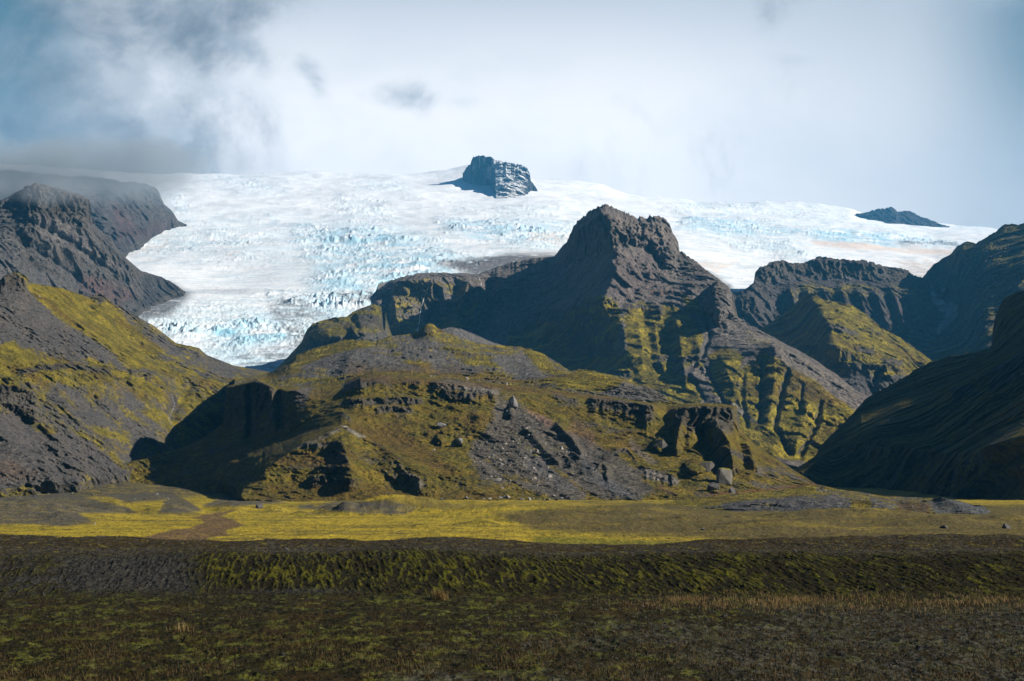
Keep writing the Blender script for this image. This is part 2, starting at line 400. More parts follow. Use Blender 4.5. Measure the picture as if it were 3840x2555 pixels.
CREV = [  # zones of broken ice: polygon, softness, strength, blueness
 ([(480, 1190), (900, 1160), (1240, 1210), (1250, 1300), (1000, 1420), (700, 1330)], 40, 1.0, 0.55),
 ([(700, 1230), (880, 1190), (1080, 1240), (1150, 1300), (900, 1330), (760, 1300)], 30, 0.5, 0.9),
 ([(1080, 860), (1450, 850), (1700, 950), (1900, 1000), (1750, 1060), (1400, 1080), (1200, 1120), (1150, 1000)], 40, 1.0, 0.75),
 ([(1080, 880), (1280, 850), (1500, 880), (1560, 960), (1300, 960), (1140, 930)], 25, 0.5, 0.8),
 ([(1180, 1040), (1500, 1000), (1560, 1080), (1330, 1130), (1200, 1120)], 40, 0.6, 0.8),
 ([(1640, 830), (1900, 822), (2150, 845), (2140, 930), (1850, 920), (1700, 880)], 20, 0.9, 0.65),
 ([(1000, 1110), (1400, 1095), (1460, 1180), (1250, 1230), (1080, 1240)], 20, 1.1, 0.5),
 ([(700, 840), (1100, 850), (1200, 1000), (900, 1010), (650, 930), (620, 860)], 50, 0.5, 0.3),
 ([(2550, 820), (2700, 820), (2900, 850), (3250, 870), (3600, 920), (3500, 935), (3200, 900), (2750, 880), (2560, 870)], 12, 0.8, 0.7),
 ([(2700, 895), (2960, 905), (3060, 975), (2780, 940)], 10, 0.7, 0.35),
 ([(3040, 860), (3300, 880), (3500, 920), (3350, 925), (3060, 900)], 12, 0.6, 0.9),
 ([(1280, 745), (1450, 760), (1480, 820), (1320, 830), (1240, 790)], 20, 0.7, 0.2),
 ([(1330, 670), (1500, 690), (1560, 730), (1350, 720)], 18, 0.5, 0.25),
 ([(800, 655), (1000, 665), (1080, 720), (900, 720), (780, 690)], 20, 0.5, 0.25),
 ([(600, 690), (680, 740), (760, 830), (680, 830), (610, 760)], 20, 0.6, 0.3),
 ([(2560, 740), (2900, 760), (3200, 800), (3150, 830), (2800, 810), (2540, 790)], 16, 0.45, 0.2),
 ([(1700, 760), (2150, 790), (2100, 815), (1700, 800)], 12, 0.4, 0.15),
 ([(560, 880), (800, 880), (850, 960), (600, 970), (470, 950)], 25, 0.5, 0.3)]
def build_glacier():
    q = 2.7; nc = int(5400 / q); px = np.linspace(-900, 4500, nc)
    R = []
    for r in g_rows:
        xs = [p[0] for p in r]; R.append((np.interp(px, xs, [p[1] for p in r]), np.interp(px, xs, [p[2] for p in r])))
    V = []; Dd = []
    for a, b in zip(R[:-1], R[1:]):
        n = max(5, int(np.max(np.abs(a[0] - b[0])) / 2.2))
        for s in np.linspace(0, 1, n, endpoint=False): V.append(a[0] * (1 - s) + b[0] * s); Dd.append(a[1] * (1 - s) + b[1] * s)
    V.append(R[-1][0]); Dd.append(R[-1][1]); V = np.array(V); Dd = np.array(Dd)
    V = smooth1(smooth1(V, 6, 0), 6, 1); U = np.repeat(px[None], len(V), 0)
    D0 = Dd; Dd = np.maximum(Dd, np.interp(px, [1250, 1380, 1420, 1520, 2100, 2200, 2600, 2780, 2860], [0, 4000, 4640, 4740, 4740, 5000, 4700, 4650, 5350])[None])
    wall = sst(Dd - D0, 10, 60); P = P3(U, V, Dd); X, Y = P[..., 0], P[..., 1]
    cr = np.full(U.shape, 0.09); bl = np.zeros(U.shape)
    jx = 90 * fbm(X / 300, Y / 300, 5, .65, 77); jy = 36 * fbm(X / 300, Y / 300, 5, .65, 78)
    for pts, soft, k, b in CREV:
        m = polymask(U + jx, V + jy, pts, soft * 1.7); cr = np.maximum(cr, m * k) + 0.15 * m * k; bl = np.maximum(bl, m * b)
    cr = cr * (0.55 + 0.75 * sst(fbm(X / 220, Y / 260, 4, .6, 4), -.3, .25))
    flow = 0.35 * fbm(X / 500, Y / 500, 3, .5, 9)
    S = 1.0 + (Dd - 3000) / 5200                                   # ice blocks
    f1, f2, cid = worley(X / 17 + flow * 6, Y / 24 + flow * 4, 11)
    rr_ = np.hypot(X + 640, (Y - 4350) * 1.0); th = np.arctan2(X + 640, 4350 - Y)
    arc = ridged(th * 3.4 + .5 * flow, rr_ / 21 + 1.4 * flow, 5, 0.62, 26)                        # bow-shaped crevasses of the tongue
    lin = ridged(X / 190 + .8 * flow, Y / 17 + X / 240 + 3 * flow, 5, 0.62, 23)               # crevasses across the flow
    tg = sst(Y, 4100, 3800); tr = lin * (1 - tg) + arc * tg
    rid = ridged(X / 30 + flow * 4, Y / 24, 5, 0.65, 21); fin_ = ridged(X / 11 + 3 * flow, Y / 14, 3, .6, 22)
    big = sst(fbm(X / 150, Y / 120, 3, .6, 24), 0.0, .35)
    seam = ridged(X / 260 + flow, Y / 60 + X / 400 + 2 * flow, 4, .6, 27)
    z = cr * (3.0 * rid + 12 * tr * (.45 + .7 * seam) + 1.2 * fin_ + big * big * (9 * rid * (.4 + tr) + 3 * sst(f2 - f1, 0, 0.45) * (0.2 + cid)))
    z *= 0.60 + 0.22 * S
    z += 26 * fbm(X / 520, Y / 700, 4, .5, 31) * sst(Dd, 3600, 5600)
    # curved flow bands on the tongue, long snow swells above
    band = np.sin((X + 0.0009 * (X + 560) ** 2 - Y * 1.0 + 60 * fbm(X / 300, Y / 300, 3, .5, 2)) / 21.0)
    tongue = sst(Dd, 4700, 4100)
    z += 0.9 * band * tongue + 2.2 * ridged(X / 30, Y / 9 + X / 60, 4, .6, 41) * tongue
    z += 7 * ridged(X / 420 + flow, Y / 70 + X / 500, 4, .55, 61) * sst(Dd, 6500, 8500)
    P[..., 2] += z
    B = []
    for k in range(1, 7):
        b_ = P[-1].copy(); b_[:, 1] += 2500 * k / 6; b_[:, 0] *= b_[:, 1] / P[-1][:, 1]; b_[:, 2] += -700 * (k / 6) ** 1.3; B.append(b_)
    Pf = np.concatenate([P, np.array(B)]); n = normals(Pf); ext = lambda a: np.concatenate([a, np.repeat(a[-1:] * 0, 6, 0)])
    steep = 1 - np.abs(n[..., 2]); cr, bl = ext(cr), ext(bl)
    U2, V2 = np.concatenate([U, np.repeat(U[-1:], 6, 0)]), np.concatenate([V, np.repeat(V[-1:], 6, 0)])
    X, Y = Pf[..., 0], Pf[..., 1]
    c = np.zeros(U2.shape + (3,)) + SNOW
    nb = fbm(X / 90, Y / 120, 4, .6, 88)
    c = blend(c, ICE, np.clip(bl * sst(nb, -0.45, 0.30) * 0.95 + sst(steep, 0.16, 0.55) * (0.35 + 0.65 * bl) * 0.95, 0, 0.95))
    c = blend(c, np.array([0.14, 0.42, 0.56]), np.clip(sst(steep, 0.35, 0.75) * bl * 0.7, 0, 1))
    c = blend(c, np.array([0.62, 0.76, 0.82]), 0.35 * ext(tongue) * sst(fbm(X / 60, Y / 60, 4, .6, 5), -.2, .4))
    fl_ = ridged(X / 520 + .4 * nb, Y / 40 + X / 260 + .8 * fbm(X / 260, Y / 260, 3, .5, 6), 4, .6, 47)
    c = blend(c, np.array([0.40, 0.52, 0.60]), .55 * sst(fl_, .30, .62) * sst(V2, 720, 860))
    # sediment: side moraines and dirty patches
    dn = fbm(X / 45, Y / 30 + X / 100, 5, .65, 99)
    dirt = [([(440, 930), (560, 880), (640, 900), (600, 960), (470, 965)], 25, .35, DIRT * 1.3),
            ([(1990, 880), (2200, 870), (2200, 915), (1990, 905)], 10, .5, (0.62, 0.55, 0.50)),
            ([(1980, 905), (2140, 905), (2120, 930), (1900, 925)], 10, .3, (0.64, 0.57, 0.52)),
            ([(3040, 905), (3500, 940), (3700, 950), (3600, 960), (3200, 940), (3060, 925)], 8, .75, (0.66, 0.55, 0.48)),
            ([(3350, 985), (3620, 975), (3560, 1040), (3440, 1060)], 20, .55, (0.5, 0.44, 0.40)),
            ([(2610, 975), (2750, 980), (2700, 1010), (2700, 1040)], 10, .6, (0.66, 0.58, 0.52)),
            ([(2650, 1020), (2740, 1060), (2760, 1110), (2690, 1080)], 14, .75, (0.16, 0.16, 0.17)),
            ([(830, 945), (900, 930), (940, 960), (860, 985)], 14, .3, (0.62, 0.54, 0.50)),
            ([(640, 1060), (720, 1100), (640, 1190), (500, 1220), (560, 1140)], 22, .8, (0.12, 0.12, 0.125)),
            ([(1010, 1150), (1100, 1120), (1160, 1160), (1240, 1200), (1120, 1210), (1180, 1290), (1120, 1340), (1080, 1260), (1020, 1200)], 22, .55, (0.24, 0.26, 0.28)),
            ([(1240, 1110), (1440, 1100), (1460, 1160), (1300, 1150)], 14, .55, (0.10, 0.10, 0.10)),
            ([(1640, 1010), (1900, 955), (2110, 950), (2080, 1000), (1780, 1040)], 16, .85, (0.10, 0.085, 0.08)),
            ([(880, 1330), (1160, 1300), (1150, 1400), (900, 1400)], 26, .45, (0.22, 0.25, 0.28)),
            ([(3360, 905), (3590, 915), (3600, 930), (3380, 925)], 6, .6, (0.2, 0.22, 0.24))]
    for pts, soft, k, col in dirt:
        m = polymask(U2 + 14 * dn, V2 + 10 * dn, pts, soft); c = blend(c, col, np.clip(m * sst(dn + k - 0.5, -0.25, 0.22), 0, 1) * 0.95)
    c = blend(c, np.array([0.09, 0.08, 0.075]), ext(wall))
    c = blend(c, np.array([0.07, 0.065, 0.06]), sst(V2, 1190, 1230) * sst(U2, 1480, 1560))
    SHEETS['G'] = (U, V, P)
    mesh_grid('glacier', Pf, M_ICE, with_alpha(c))
build_glacier()

# ================================================================== ROCK PEAKS STANDING OUT OF THE ICE
def snowy(thr, seed=5, sc=60.0, slope=0.45):
    def f(P, U, V, n, rk):
        X, Y, Z = P[..., 0], P[..., 1], P[..., 2]
        a = fbm(X / sc, Z / sc + Y / sc * .4, 6, .65, seed); c = np.zeros(U.shape + (3,)) + np.array([0.045, 0.046, 0.05]) + 0.02 * a[..., None]
        return with_alpha(blend(c, SNOW, sst(np.abs(n[..., 2]) + 1.1 * a - slope + thr, -0.03, 0.05)))
    return f
sheet('rock_peak', 'M', 1735, 2025, [
 [(1735, 770, 11900), (1840, 770, 11900), (1858, 780, 9650), (1900, 765, 9750), (1975, 725, 10300), (2025, 740, 11600)],
 [(1735, 668, 11600), (1762, 655, 11150), (1810, 652, 11050), (1842, 668, 10950), (1856, 700, 10350), (1900, 690, 10300), (1985, 672, 10450), (2025, 725, 11300)],
 [(1735, 650, 11200), (1762, 615, 10980), (1775, 592, 10950), (1800, 586, 10950), (1840, 592, 10950), (1860, 603, 10950), (1900, 612, 10800), (1945, 618, 10750), (1975, 630, 10700), (1987, 655, 10650), (1992, 690, 10700), (2025, 730, 10900)]],
 M_FAR, disp=rugged(90, 160, 50, 80, strata=30, SH=50, seed=71, fine=1.5), color=snowy(-0.26, 5, 90), back=(300, 500), q=1.8, sm=(1, 1), jag=5)
sheet('rock_peak', 'M2', 3200, 3560, [
 [(3200, 830, 11600), (3350, 860, 11200), (3560, 880, 11600)], [(3200, 808, 11800), (3290, 822, 11500), (3340, 822, 11400), (3360, 815, 11400), (3400, 822, 11500), (3560, 850, 11800)],
 [(3200, 806, 11900), (3233, 800, 11850), (3290, 785, 11800), (3325, 782, 11800), (3342, 776, 11800), (3360, 790, 11800), (3372, 797, 11800), (3400, 792, 11800), (3420, 795, 11800), (3450, 812, 11800), (3500, 830, 11850), (3530, 845, 11900), (3560, 860, 12000)]],
 M_FAR, disp=rugged(60, 200, 30, 90, seed=72), color=snowy(-0.85, 6, 200), back=(300, 400), q=1.8, sm=(1, 1), jag=3)

# ================================================================== FAR LEFT PLATEAU AND CLIFFS
sheet('hills', 'F2a', -900, 700, [
 [(-900, 1100, 4300), (200, 1050, 4700), (400, 990, 5000), (453, 955, 5250), (500, 915, 5700), (574, 878, 6300), (650, 850, 6850), (700, 845, 7100)],
 [(-900, 850, 4900), (200, 820, 5200), (400, 830, 5500), (500, 820, 6000), (600, 800, 6500), (640, 800, 6700), (668, 832, 6950), (700, 846, 7150)],
 [(-900, 760, 5300), (200, 730, 5600), (400, 740, 5800), (500, 760, 6200), (590, 765, 6650), (618, 772, 6800), (645, 795, 6900), (668, 832, 7000), (700, 847, 7200)],
 [(-900, 640, 5500), (0, 643, 5700), (57, 641, 5800), (132, 652, 5850), (201, 656, 5900), (270, 665, 5950), (310, 660, 6000), (344, 669, 6050), (396, 668, 6100), (459, 683, 6200), (505, 678, 6400), (586, 701, 6700), (600, 730, 6850), (617, 770, 6950), (643, 793, 7000), (666, 830, 7100), (700, 848, 7300)]],
 M_FAR, feats=[('ledge', [(420, 715), (500, 705), (600, 712), (620, 760)], 60, 70, 40), ('ledge', [(380, 880), (480, 865), (560, 850)], 40, 30, 20)],
 disp=rugged(60, 260, 60, 110, strata=25, SH=60, seed=73, fine=1.2),
 color=landcolor(0.02, [('poly', [(420, 760), (520, 850), (640, 840), (560, 890), (440, 900)], 30, (0.10, 0.05, 0.05), 0.6), ('poly', [(240, 640), (500, 655), (480, 700), (200, 700)], 20, (0.07, 0.07, 0.065))], mscale=140, seed=13, base=np.array([0.085, 0.08, 0.08])), back=(900, 150), jag=6)
sheet('hills', 'F2b', -900, 730, [
 [(-900, 1300, 2900), (0, 1300, 3000), (300, 1300, 3500), (517, 1190, 3950), (610, 1140, 4180), (666, 1090, 4330), (730, 1140, 4400)],
 [(-900, 1050, 3100), (0, 1010, 3200), (200, 1010, 3500), (400, 1050, 3750), (560, 1090, 4150), (640, 1070, 4350), (730, 1130, 4420)],
 [(-900, 960, 3250), (0, 860, 3350), (72, 815, 3430), (130, 820, 3420), (200, 810, 3480), (280, 830, 3600), (330, 850, 3680), (420, 930, 3850), (470, 985, 3950), (560, 1035, 4200), (640, 1055, 4370), (730, 1125, 4450)],
 [(-900, 955, 3400), (0, 760, 3520), (60, 735, 3600), (80, 745, 3620), (90, 700, 3560), (132, 700, 3520), (200, 712, 3570), (290, 740, 3680), (332, 755, 3730), (340, 840, 3760), (420, 905, 3900), (455, 957, 3980), (528, 1022, 4200), (609, 1043, 4380), (666, 1082, 4450), (730, 1122, 4500)],
 [(-900, 950, 3500), (0, 752, 3600), (60, 722, 3680), (132, 688, 3640), (200, 703, 3720), (300, 733, 3800), (335, 748, 3830), (345, 838, 3800), (420, 900, 3960), (455, 954, 4050), (528, 1018, 4260), (609, 1040, 4420), (666, 1080, 4500), (730, 1120, 4550)]],
 M_FAR, feats=[('ledge', [(66, 720), (132, 700), (200, 712), (290, 738), (336, 752)], 30, 110, 46),
   ('gully', [(30, 790), (250, 900), (420, 1030)], 22, 14), ('gully', [(180, 850), (330, 950), (470, 1060)], 20, 9), ('gully', [(60, 900), (200, 980), (340, 1090)], 22, 12),
   ('ledge', [(240, 905), (330, 935), (420, 960), (450, 965)], 18, 18, 10), ('ledge', [(320, 1010), (400, 1030), (470, 1040)], 16, 14, 10), ('ledge', [(150, 900), (250, 930), (300, 960)], 14, 12, 8)],
 disp=rugged(34, 110, 26, 42, strata=15, SH=32, seed=74, fine=1.3),
 color=landcolor(0.05, [('poly', [(-200, 820), (60, 800), (60, 980), (-200, 1000)], 40, 0.12), ('poly', [(300, 1030), (420, 1060), (520, 1110), (440, 1140), (300, 1090)], 20, (0.12, 0.06, 0.055), 0.55),
   ('poly', [(60, 790), (160, 800), (330, 880), (440, 1000), (480, 1030), (300, 960), (150, 880)], 16, (0.17, 0.15, 0.14), 0.6), ('poly', [(530, 1040), (600, 1030), (670, 1080), (590, 1140), (500, 1170), (540, 1100)], 14, (0.05, 0.05, 0.052), 0.9)], mscale=70, seed=14, base=np.array([0.105, 0.098, 0.094])), back=(500, 120), jag=4)

# ================================================================== CENTRAL MOUNTAIN
sheet('mountain', 'H', 1360, 3330, [
 [(1360, 1480, 4000), (1900, 1500, 3500), (2250, 1560, 2850), (2500, 1620, 2650), (2800, 1720, 2500), (3050, 1790, 2420), (3330, 1700, 2600)],
 [(1360, 1400, 4050), (1900, 1420, 3700), (2150, 1430, 3350), (2300, 1430, 2950), (2500, 1450, 2850), (2700, 1460, 2780), (2900, 1500, 2700), (3100, 1560, 2650), (3240, 1560, 2680), (3330, 1600, 2750)],
 [(1360, 1330, 4080), (1900, 1320, 3980), (2180, 1340, 3700), (2260, 1340, 3400), (2330, 1330, 3080), (2500, 1350, 3060), (2650, 1340, 2980), (2800, 1320, 2900), (2904, 1290, 2900), (3048, 1370, 2860), (3225, 1490, 2800), (3330, 1560, 2800)],
 [(1360, 1250, 4100), (1430, 1190, 4150), (1700, 1190, 4300), (2010, 1170, 4150), (2180, 1150, 3650), (2256, 1140, 3450), (2450, 1130, 3380), (2700, 1160, 3250), (2850, 1240, 3120), (2904, 1272, 3080), (3048, 1350, 2980), (3225, 1480, 2850), (3330, 1530, 2850)],
 [(1360, 1160, 4200), (1430, 1100, 4200), (1500, 1055, 4230), (1640, 1040, 4280), (1830, 1040, 4450), (2010, 1040, 4350), (2130, 1000, 4200), (2210, 960, 3880), (2290, 930, 3640), (2400, 925, 3730), (2540, 960, 3790), (2650, 1030, 3550), (2744, 1105, 3420), (2760, 1200, 3350), (2904, 1271, 3150), (3048, 1348, 3050), (3225, 1478, 2900), (3330, 1520, 2900)],
 [(1360, 1150, 4300), (1418, 1095, 4350), (1470, 1060, 4380), (1560, 1032, 4420), (1624, 1027, 4420), (1797, 1031, 4550), (1911, 992, 4650), (1998, 973, 4600), (2078, 967, 4500), (2124, 915, 4300), (2147, 870, 4150), (2164, 838, 4050), (2256, 800, 3780), (2300, 830, 3740), (2371, 850, 3810), (2480, 850, 3900), (2510, 870, 3925), (2545, 950, 3900), (2650, 1020, 3650), (2726, 1078, 3500), (2748, 1110, 3450), (2765, 1195, 3400), (2904, 1270, 3200), (3048, 1347, 3100), (3225, 1476, 2950), (3330, 1510, 2950)],
 [(1360, 1145, 4500), (1418, 1088, 4550), (1469, 1050, 4600), (1510, 1040, 4620), (1560, 1027, 4650), (1624, 1024, 4650), (1797, 1028, 4750), (1831, 1015, 4780), (1911, 987, 4800), (1998, 970, 4700), (2078, 964, 4600), (2101, 936, 4500), (2124, 912, 4400), (2133, 888, 4300), (2147, 866, 4200), (2164, 833, 4120), (2198, 810, 4060), (2240, 782, 4000), (2256, 776, 3980), (2273, 772, 3960), (2290, 783, 3960), (2320, 787, 3960), (2345, 805, 3960), (2371, 818, 3970), (2430, 822, 3990), (2474, 819, 4000), (2500, 832, 4000), (2515, 855, 4000), (2524, 875, 3990), (2543, 905, 3960), (2548, 942, 3930), (2594, 973, 3850), (2646, 1013, 3760), (2703, 1053, 3650), (2730, 1075, 3560), (2748, 1105, 3500), (2766, 1190, 3460), (2847, 1240, 3330), (2904, 1268, 3250), (3048, 1345, 3150), (3134, 1403, 3100), (3225, 1474, 3000), (3330, 1500, 3000)]],
 M_MOUNT, feats=[
  ('ridge', [(2262, 790), (2300, 900), (2330, 960), (2290, 1060), (2262, 1140)], 90, 120, 150),
  ('ridge', [(2262, 1110), (2150, 1120), (2010, 1160)], 60, 40, 60),
  ('ledge', [(2140, 880), (2200, 840), (2262, 800), (2330, 830), (2420, 840), (2500, 850), (2540, 900)], 55, 95, 60),
  ('gully', [(2330, 900), (2400, 930), (2470, 990)], 40, 14), ('gully', [(2420, 920), (2470, 980), (2480, 1000)], 70, 16),
  ('dome', 2450, 1032, 28, 18, 30), ('ledge', [(2380, 1085), (2480, 1095), (2580, 1095)], 25, 14, 10), ('ledge', [(2560, 1085), (2620, 1090)], 30, 24, 10),
  ('dome', 2700, 1130, 56, 75, 150), ('ledge', [(2655, 1090), (2700, 1080), (2745, 1100)], 40, 75, 40),
  # lower moss covered buttresses
  ('ridge', [(2250, 1100), (2268, 1170), (2300, 1215), (2275, 1235)], 68, 50, 120),
  ('ridge', [(2250, 1240), (2265, 1290), (2255, 1370)], 68, 30, 60),
  ('ridge', [(2390, 1190), (2405, 1290), (2410, 1360)], 49, 75, 70), ('ridge', [(2455, 1200), (2465, 1290), (2480, 1360)], 34, 30, 60),
  ('ridge', [(2530, 1180), (2545, 1240), (2560, 1370)], 58, 42, 110), ('ridge', [(2590, 1220), (2620, 1290), (2630, 1350)], 24, 30, 60),
  ('ledge', [(2250, 1320), (2300, 1330)], 20, 20, 5), ('ledge', [(2330, 1140), (2420, 1145), (2500, 1150)], 26, 14, 12), ('ledge', [(2420, 1165), (2500, 1160)], 26, 20, 12),
  ('ledge', [(2440, 1330), (2560, 1340), (2640, 1330)], 30, 24, 14),
  # ravines
  ('gully', [(2640, 1150), (2660, 1260), (2640, 1330), (2580, 1400), (2640, 1500)], 13, 8), ('gully', [(2655, 1270), (2630, 1350), (2680, 1450), (2720, 1520)], 10, 6),
  ('ridge', [(2880, 1280), (2960, 1380), (3060, 1460), (3200, 1530)], 34, 110, 40), ('ridge', [(2700, 1330), (2730, 1400), (2760, 1480)], 25, 60, 80),
  ('gully', [(2860, 1330), (2855, 1440), (2850, 1580)], 18, 9), ('gully', [(2960, 1370), (2930, 1480), (2905, 1600), (2960, 1700)], 21, 10), ('gully', [(3080, 1500), (3060, 1600), (3000, 1710)], 18, 10), ('gully', [(2790, 1390), (2780, 1480), (2800, 1600)], 12, 9),
  ('gully', [(3010, 1440), (3000, 1540)], 11, 6), ('ridge', [(2905, 1400), (2895, 1500), (2880, 1580)], 14, 35, 35), ('ridge', [(3040, 1490), (3010, 1590), (2985, 1670)], 14, 40, 40),
  ('ridge', [(2330, 1315), (2420, 1350), (2600, 1400)], 18, 60, 30), ('ledge', [(2270, 1385), (2330, 1390), (2380, 1395)], 30, 26, 18),
  # amphitheatre wall
  ('dome', 1545, 1120, 90, 130, 70), ('ridge', [(1600, 1040), (1660, 1080), (1680, 1180), (1690, 1230)], 85, 50, 50), ('ridge', [(1760, 1040), (1740, 1110), (1715, 1190), (1730, 1230)], 95, 40, 30), ('ridge', [(1790, 1060), (1795, 1120), (1770, 1190)], 90, 36, 40), ('gully', [(1825, 1030), (1840, 1120), (1800, 1250)], 90, 26)],
 disp=(lambda f_: (lambda P, U, V, rk: f_(P, U, V, rk) * (0.50 + 0.5 * sst(V, 1260, 1120))))(rugged(46, 130, 26, 48, strata=13, SH=20, seed=75, fine=1.05)),
 color=landcolor(0.06, [
   ('poly', [(1460, 1060), (1800, 1045), (1820, 1200), (1760, 1260), (1420, 1300)], 30, 0.55), ('poly', [(2140, 980), (2230, 1000), (2200, 1060), (2120, 1040)], 16, 0.35),
   ('poly', [(2170, 1140), (2240, 1090), (2320, 1130), (2330, 1210), (2300, 1400), (1900, 1420), (1900, 1250), (2100, 1190)], 16, 0.80),
   ('poly', [(2340, 1160), (2430, 1130), (2540, 1150), (2640, 1240), (2640, 1380), (2340, 1380)], 20, 0.78), ('poly', [(2560, 1110), (2620, 1130), (2630, 1180), (2570, 1180)], 10, 0.9),
   ('poly', [(2160, 1420), (2350, 1330), (2600, 1410), (2640, 1500), (2500, 1560), (2300, 1500)], 14, 1.0), ('poly', [(2660, 1330), (2720, 1290), (2800, 1330), (2760, 1400), (2700, 1500), (2660, 1480)], 18, 0.85),
   ('poly', [(2700, 1450), (2860, 1310), (3060, 1420), (3230, 1560), (3050, 1740), (2760, 1700)], 20, 0.82), ('poly', [(2800, 1230), (2900, 1270), (2890, 1310), (2790, 1290)], 12, 0.6),
   ('poly', [(2880, 1275), (2930, 1285), (3240, 1490), (3190, 1500), (2950, 1370)], 8, PALE * 0.62, 0.95), ('line', [(2650, 1180), (2660, 1260), (2620, 1340), (2585, 1400), (2650, 1500), (2760, 1570)], 16, (0.10, 0.09, 0.085), 0.95),
   ('line', [(2665, 1280), (2635, 1350), (2680, 1440), (2730, 1530)], 10, (0.085, 0.08, 0.08), 0.9),
   ('poly', [(2740, 1520), (2770, 1510), (2840, 1590), (2790, 1570)], 6, (0.16, 0.15, 0.15), 0.9), ('poly', [(2020, 1155), (2250, 1080), (2260, 1100), (2100, 1165)], 8, (0.155, 0.125, 0.12), 0.9),
   ('poly', [(2270, 960), (2470, 960), (2500, 1080), (2320, 1130), (2260, 1060)], 30, (0.125, 0.095, 0.09), 0.6), ('poly', [(2290, 800), (2400, 840), (2520, 850), (2540, 930), (2390, 930), (2300, 880)], 18, (0.21, 0.17, 0.15), 0.65), ('poly', [(2640, 1160), (2780, 1150), (2900, 1260), (2880, 1300), (2740, 1310), (2670, 1260)], 18, (0.19, 0.165, 0.145), 0.7),  # middle patch: sunlight on the peak's right face painted in as paler rock
   ('poly', [(2665, 1095), (2740, 1100), (2740, 1160), (2660, 1165)], 12, (0.17, 0.15, 0.14), 0.6), ('poly', [(2440, 1090), (2530, 1085), (2520, 1105), (2440, 1110)], 6, (0.2, 0.11, 0.08), 0.6)],
   rocky=0.64, mscale=75, seed=15, mosscol=MOSS * 1.2, base=np.array([0.175, 0.148, 0.130])), back=(700, 350), jag=12)

# ================================================================== RIGHT: BACK CLIFFS, GREEN HILL, DARK MOUNTAIN
sheet('hills', 'I', 2700, 3474, [
 [(2700, 1330, 4300), (3600, 1400, 4300)],
 [(2700, 1240, 4400), (2850, 1250, 4400), (3000, 1260, 4450), (3300, 1300, 4500), (3600, 1330, 4600)],
 [(2700, 1140, 4500), (2790, 1120, 4480), (2850, 1100, 4550), (3100, 1090, 4700), (3400, 1110, 4800), (3600, 1200, 5000)],
 [(2700, 1120, 4600), (2790, 1092, 4560), (2830, 1065, 4600), (2880, 1060, 4750), (3100, 1050, 4950), (3350, 1055, 5050), (3440, 1070, 5100), (3600, 1150, 5200)],
 [(2700, 1118, 4700), (2744, 1103, 4700), (2790, 1088, 4680), (2827, 1062, 4700), (2832, 1025, 4760), (2847, 1008, 4800), (2893, 985, 4850), (2933, 979, 4900), (2973, 990, 4950), (3019, 987, 5000), (3059, 967, 5000), (3088, 962, 5000), (3134, 973, 5050), (3249, 979, 5100), (3323, 1002, 5200), (3392, 1008, 5250), (3433, 1036, 5300), (3455, 1042, 5350), (3600, 1120, 5500)]],
 M_MOUNT, feats=[('ledge', [(2835, 1015), (2900, 990), (3060, 975), (3250, 990), (3430, 1040)], 50, 55, 30)] +
  [('ridge', [(2960 + 62 * i, 1062 + (i % 3) * 6), (2975 + 64 * i, 1120), (3000 + 66 * i, 1230)], 95, 34, 34) for i in range(9)] + [('ledge', [(2760, 1110), (2850, 1120)], 40, 60, 40)],
 disp=rugged(45, 170, 40, 60, strata=16, SH=35, seed=76, fine=1.2),
 color=landcolor(0.05, [('poly', [(2880, 1060), (3120, 1060), (3500, 1070), (3520, 1110), (3000, 1140)], 24, 0.5), ('poly', [(3140, 1040), (3230, 1045), (3140, 1048)], 6, (0.25, .24, .23), .8)], mscale=80, seed=16, base=np.array([0.075, 0.066, 0.066])), back=(500, 300), jag=5)
sheet('hills', 'I2', 2790, 3560, [
 [(2790, 1420, 3500), (3000, 1480, 3300), (3200, 1560, 3150), (3440, 1560, 3300), (3560, 1500, 3500)],
 [(2790, 1330, 3950), (2950, 1290, 3900), (3030, 1290, 3700), (3100, 1280, 3450), (3200, 1330, 3350), (3350, 1370, 3350), (3440, 1410, 3450), (3560, 1430, 3700)],
 [(2790, 1290, 4150), (2853, 1240, 4150), (2962, 1180, 4100), (3040, 1150, 4000), (3100, 1190, 3700), (3200, 1210, 3700), (3306, 1280, 3600), (3392, 1310, 3650), (3478, 1360, 3700), (3560, 1420, 3850)],
 [(2790, 1285, 4250), (2853, 1232, 4250), (2962, 1163, 4200), (3008, 1111, 4100), (3048, 1097, 4050), (3070, 1110, 4000), (3094, 1128, 3950), (3134, 1134, 3950), (3191, 1145, 3950), (3249, 1180, 3900), (3306, 1231, 3850), (3392, 1277, 3850), (3478, 1340, 3850), (3560, 1415, 3950)]],
 M_MOUNT, feats=[('ridge', [(3040, 1100), (3062, 1170), (3110, 1210), (3130, 1290)], 110, 90, 90), ('ridge', [(3140, 1140), (3160, 1210), (3190, 1270)], 50, 40, 60),
   ('ledge', [(3000, 1300), (3100, 1290), (3160, 1300)], 40, 22, 12), ('ledge', [(3080, 1210), (3150, 1220), (3230, 1250)], 34, 22, 12), ('ledge', [(3150, 1360), (3250, 1365), (3330, 1370)], 34, 24, 12), ('ledge', [(3200, 1300), (3290, 1310)], 30, 20, 12), ('ledge', [(3300, 1345), (3400, 1350)], 34, 26, 12),
   ('gully', [(3420, 1290), (3440, 1370)], 60, 16), ('gully', [(3300, 1380), (3270, 1460)], 30, 14)],
 disp=rugged(36, 120, 20, 50, strata=24, SH=26, seed=77, fine=1.1),
 color=landcolor(0.78, [('poly', [(3000, 1440), (3200, 1400), (3450, 1410), (3300, 1500), (3100, 1520)], 20, 0.3)], mscale=75, seed=17, rocky=0.58, base=np.array([0.08, 0.076, 0.075])), back=(300, 250), jag=3)
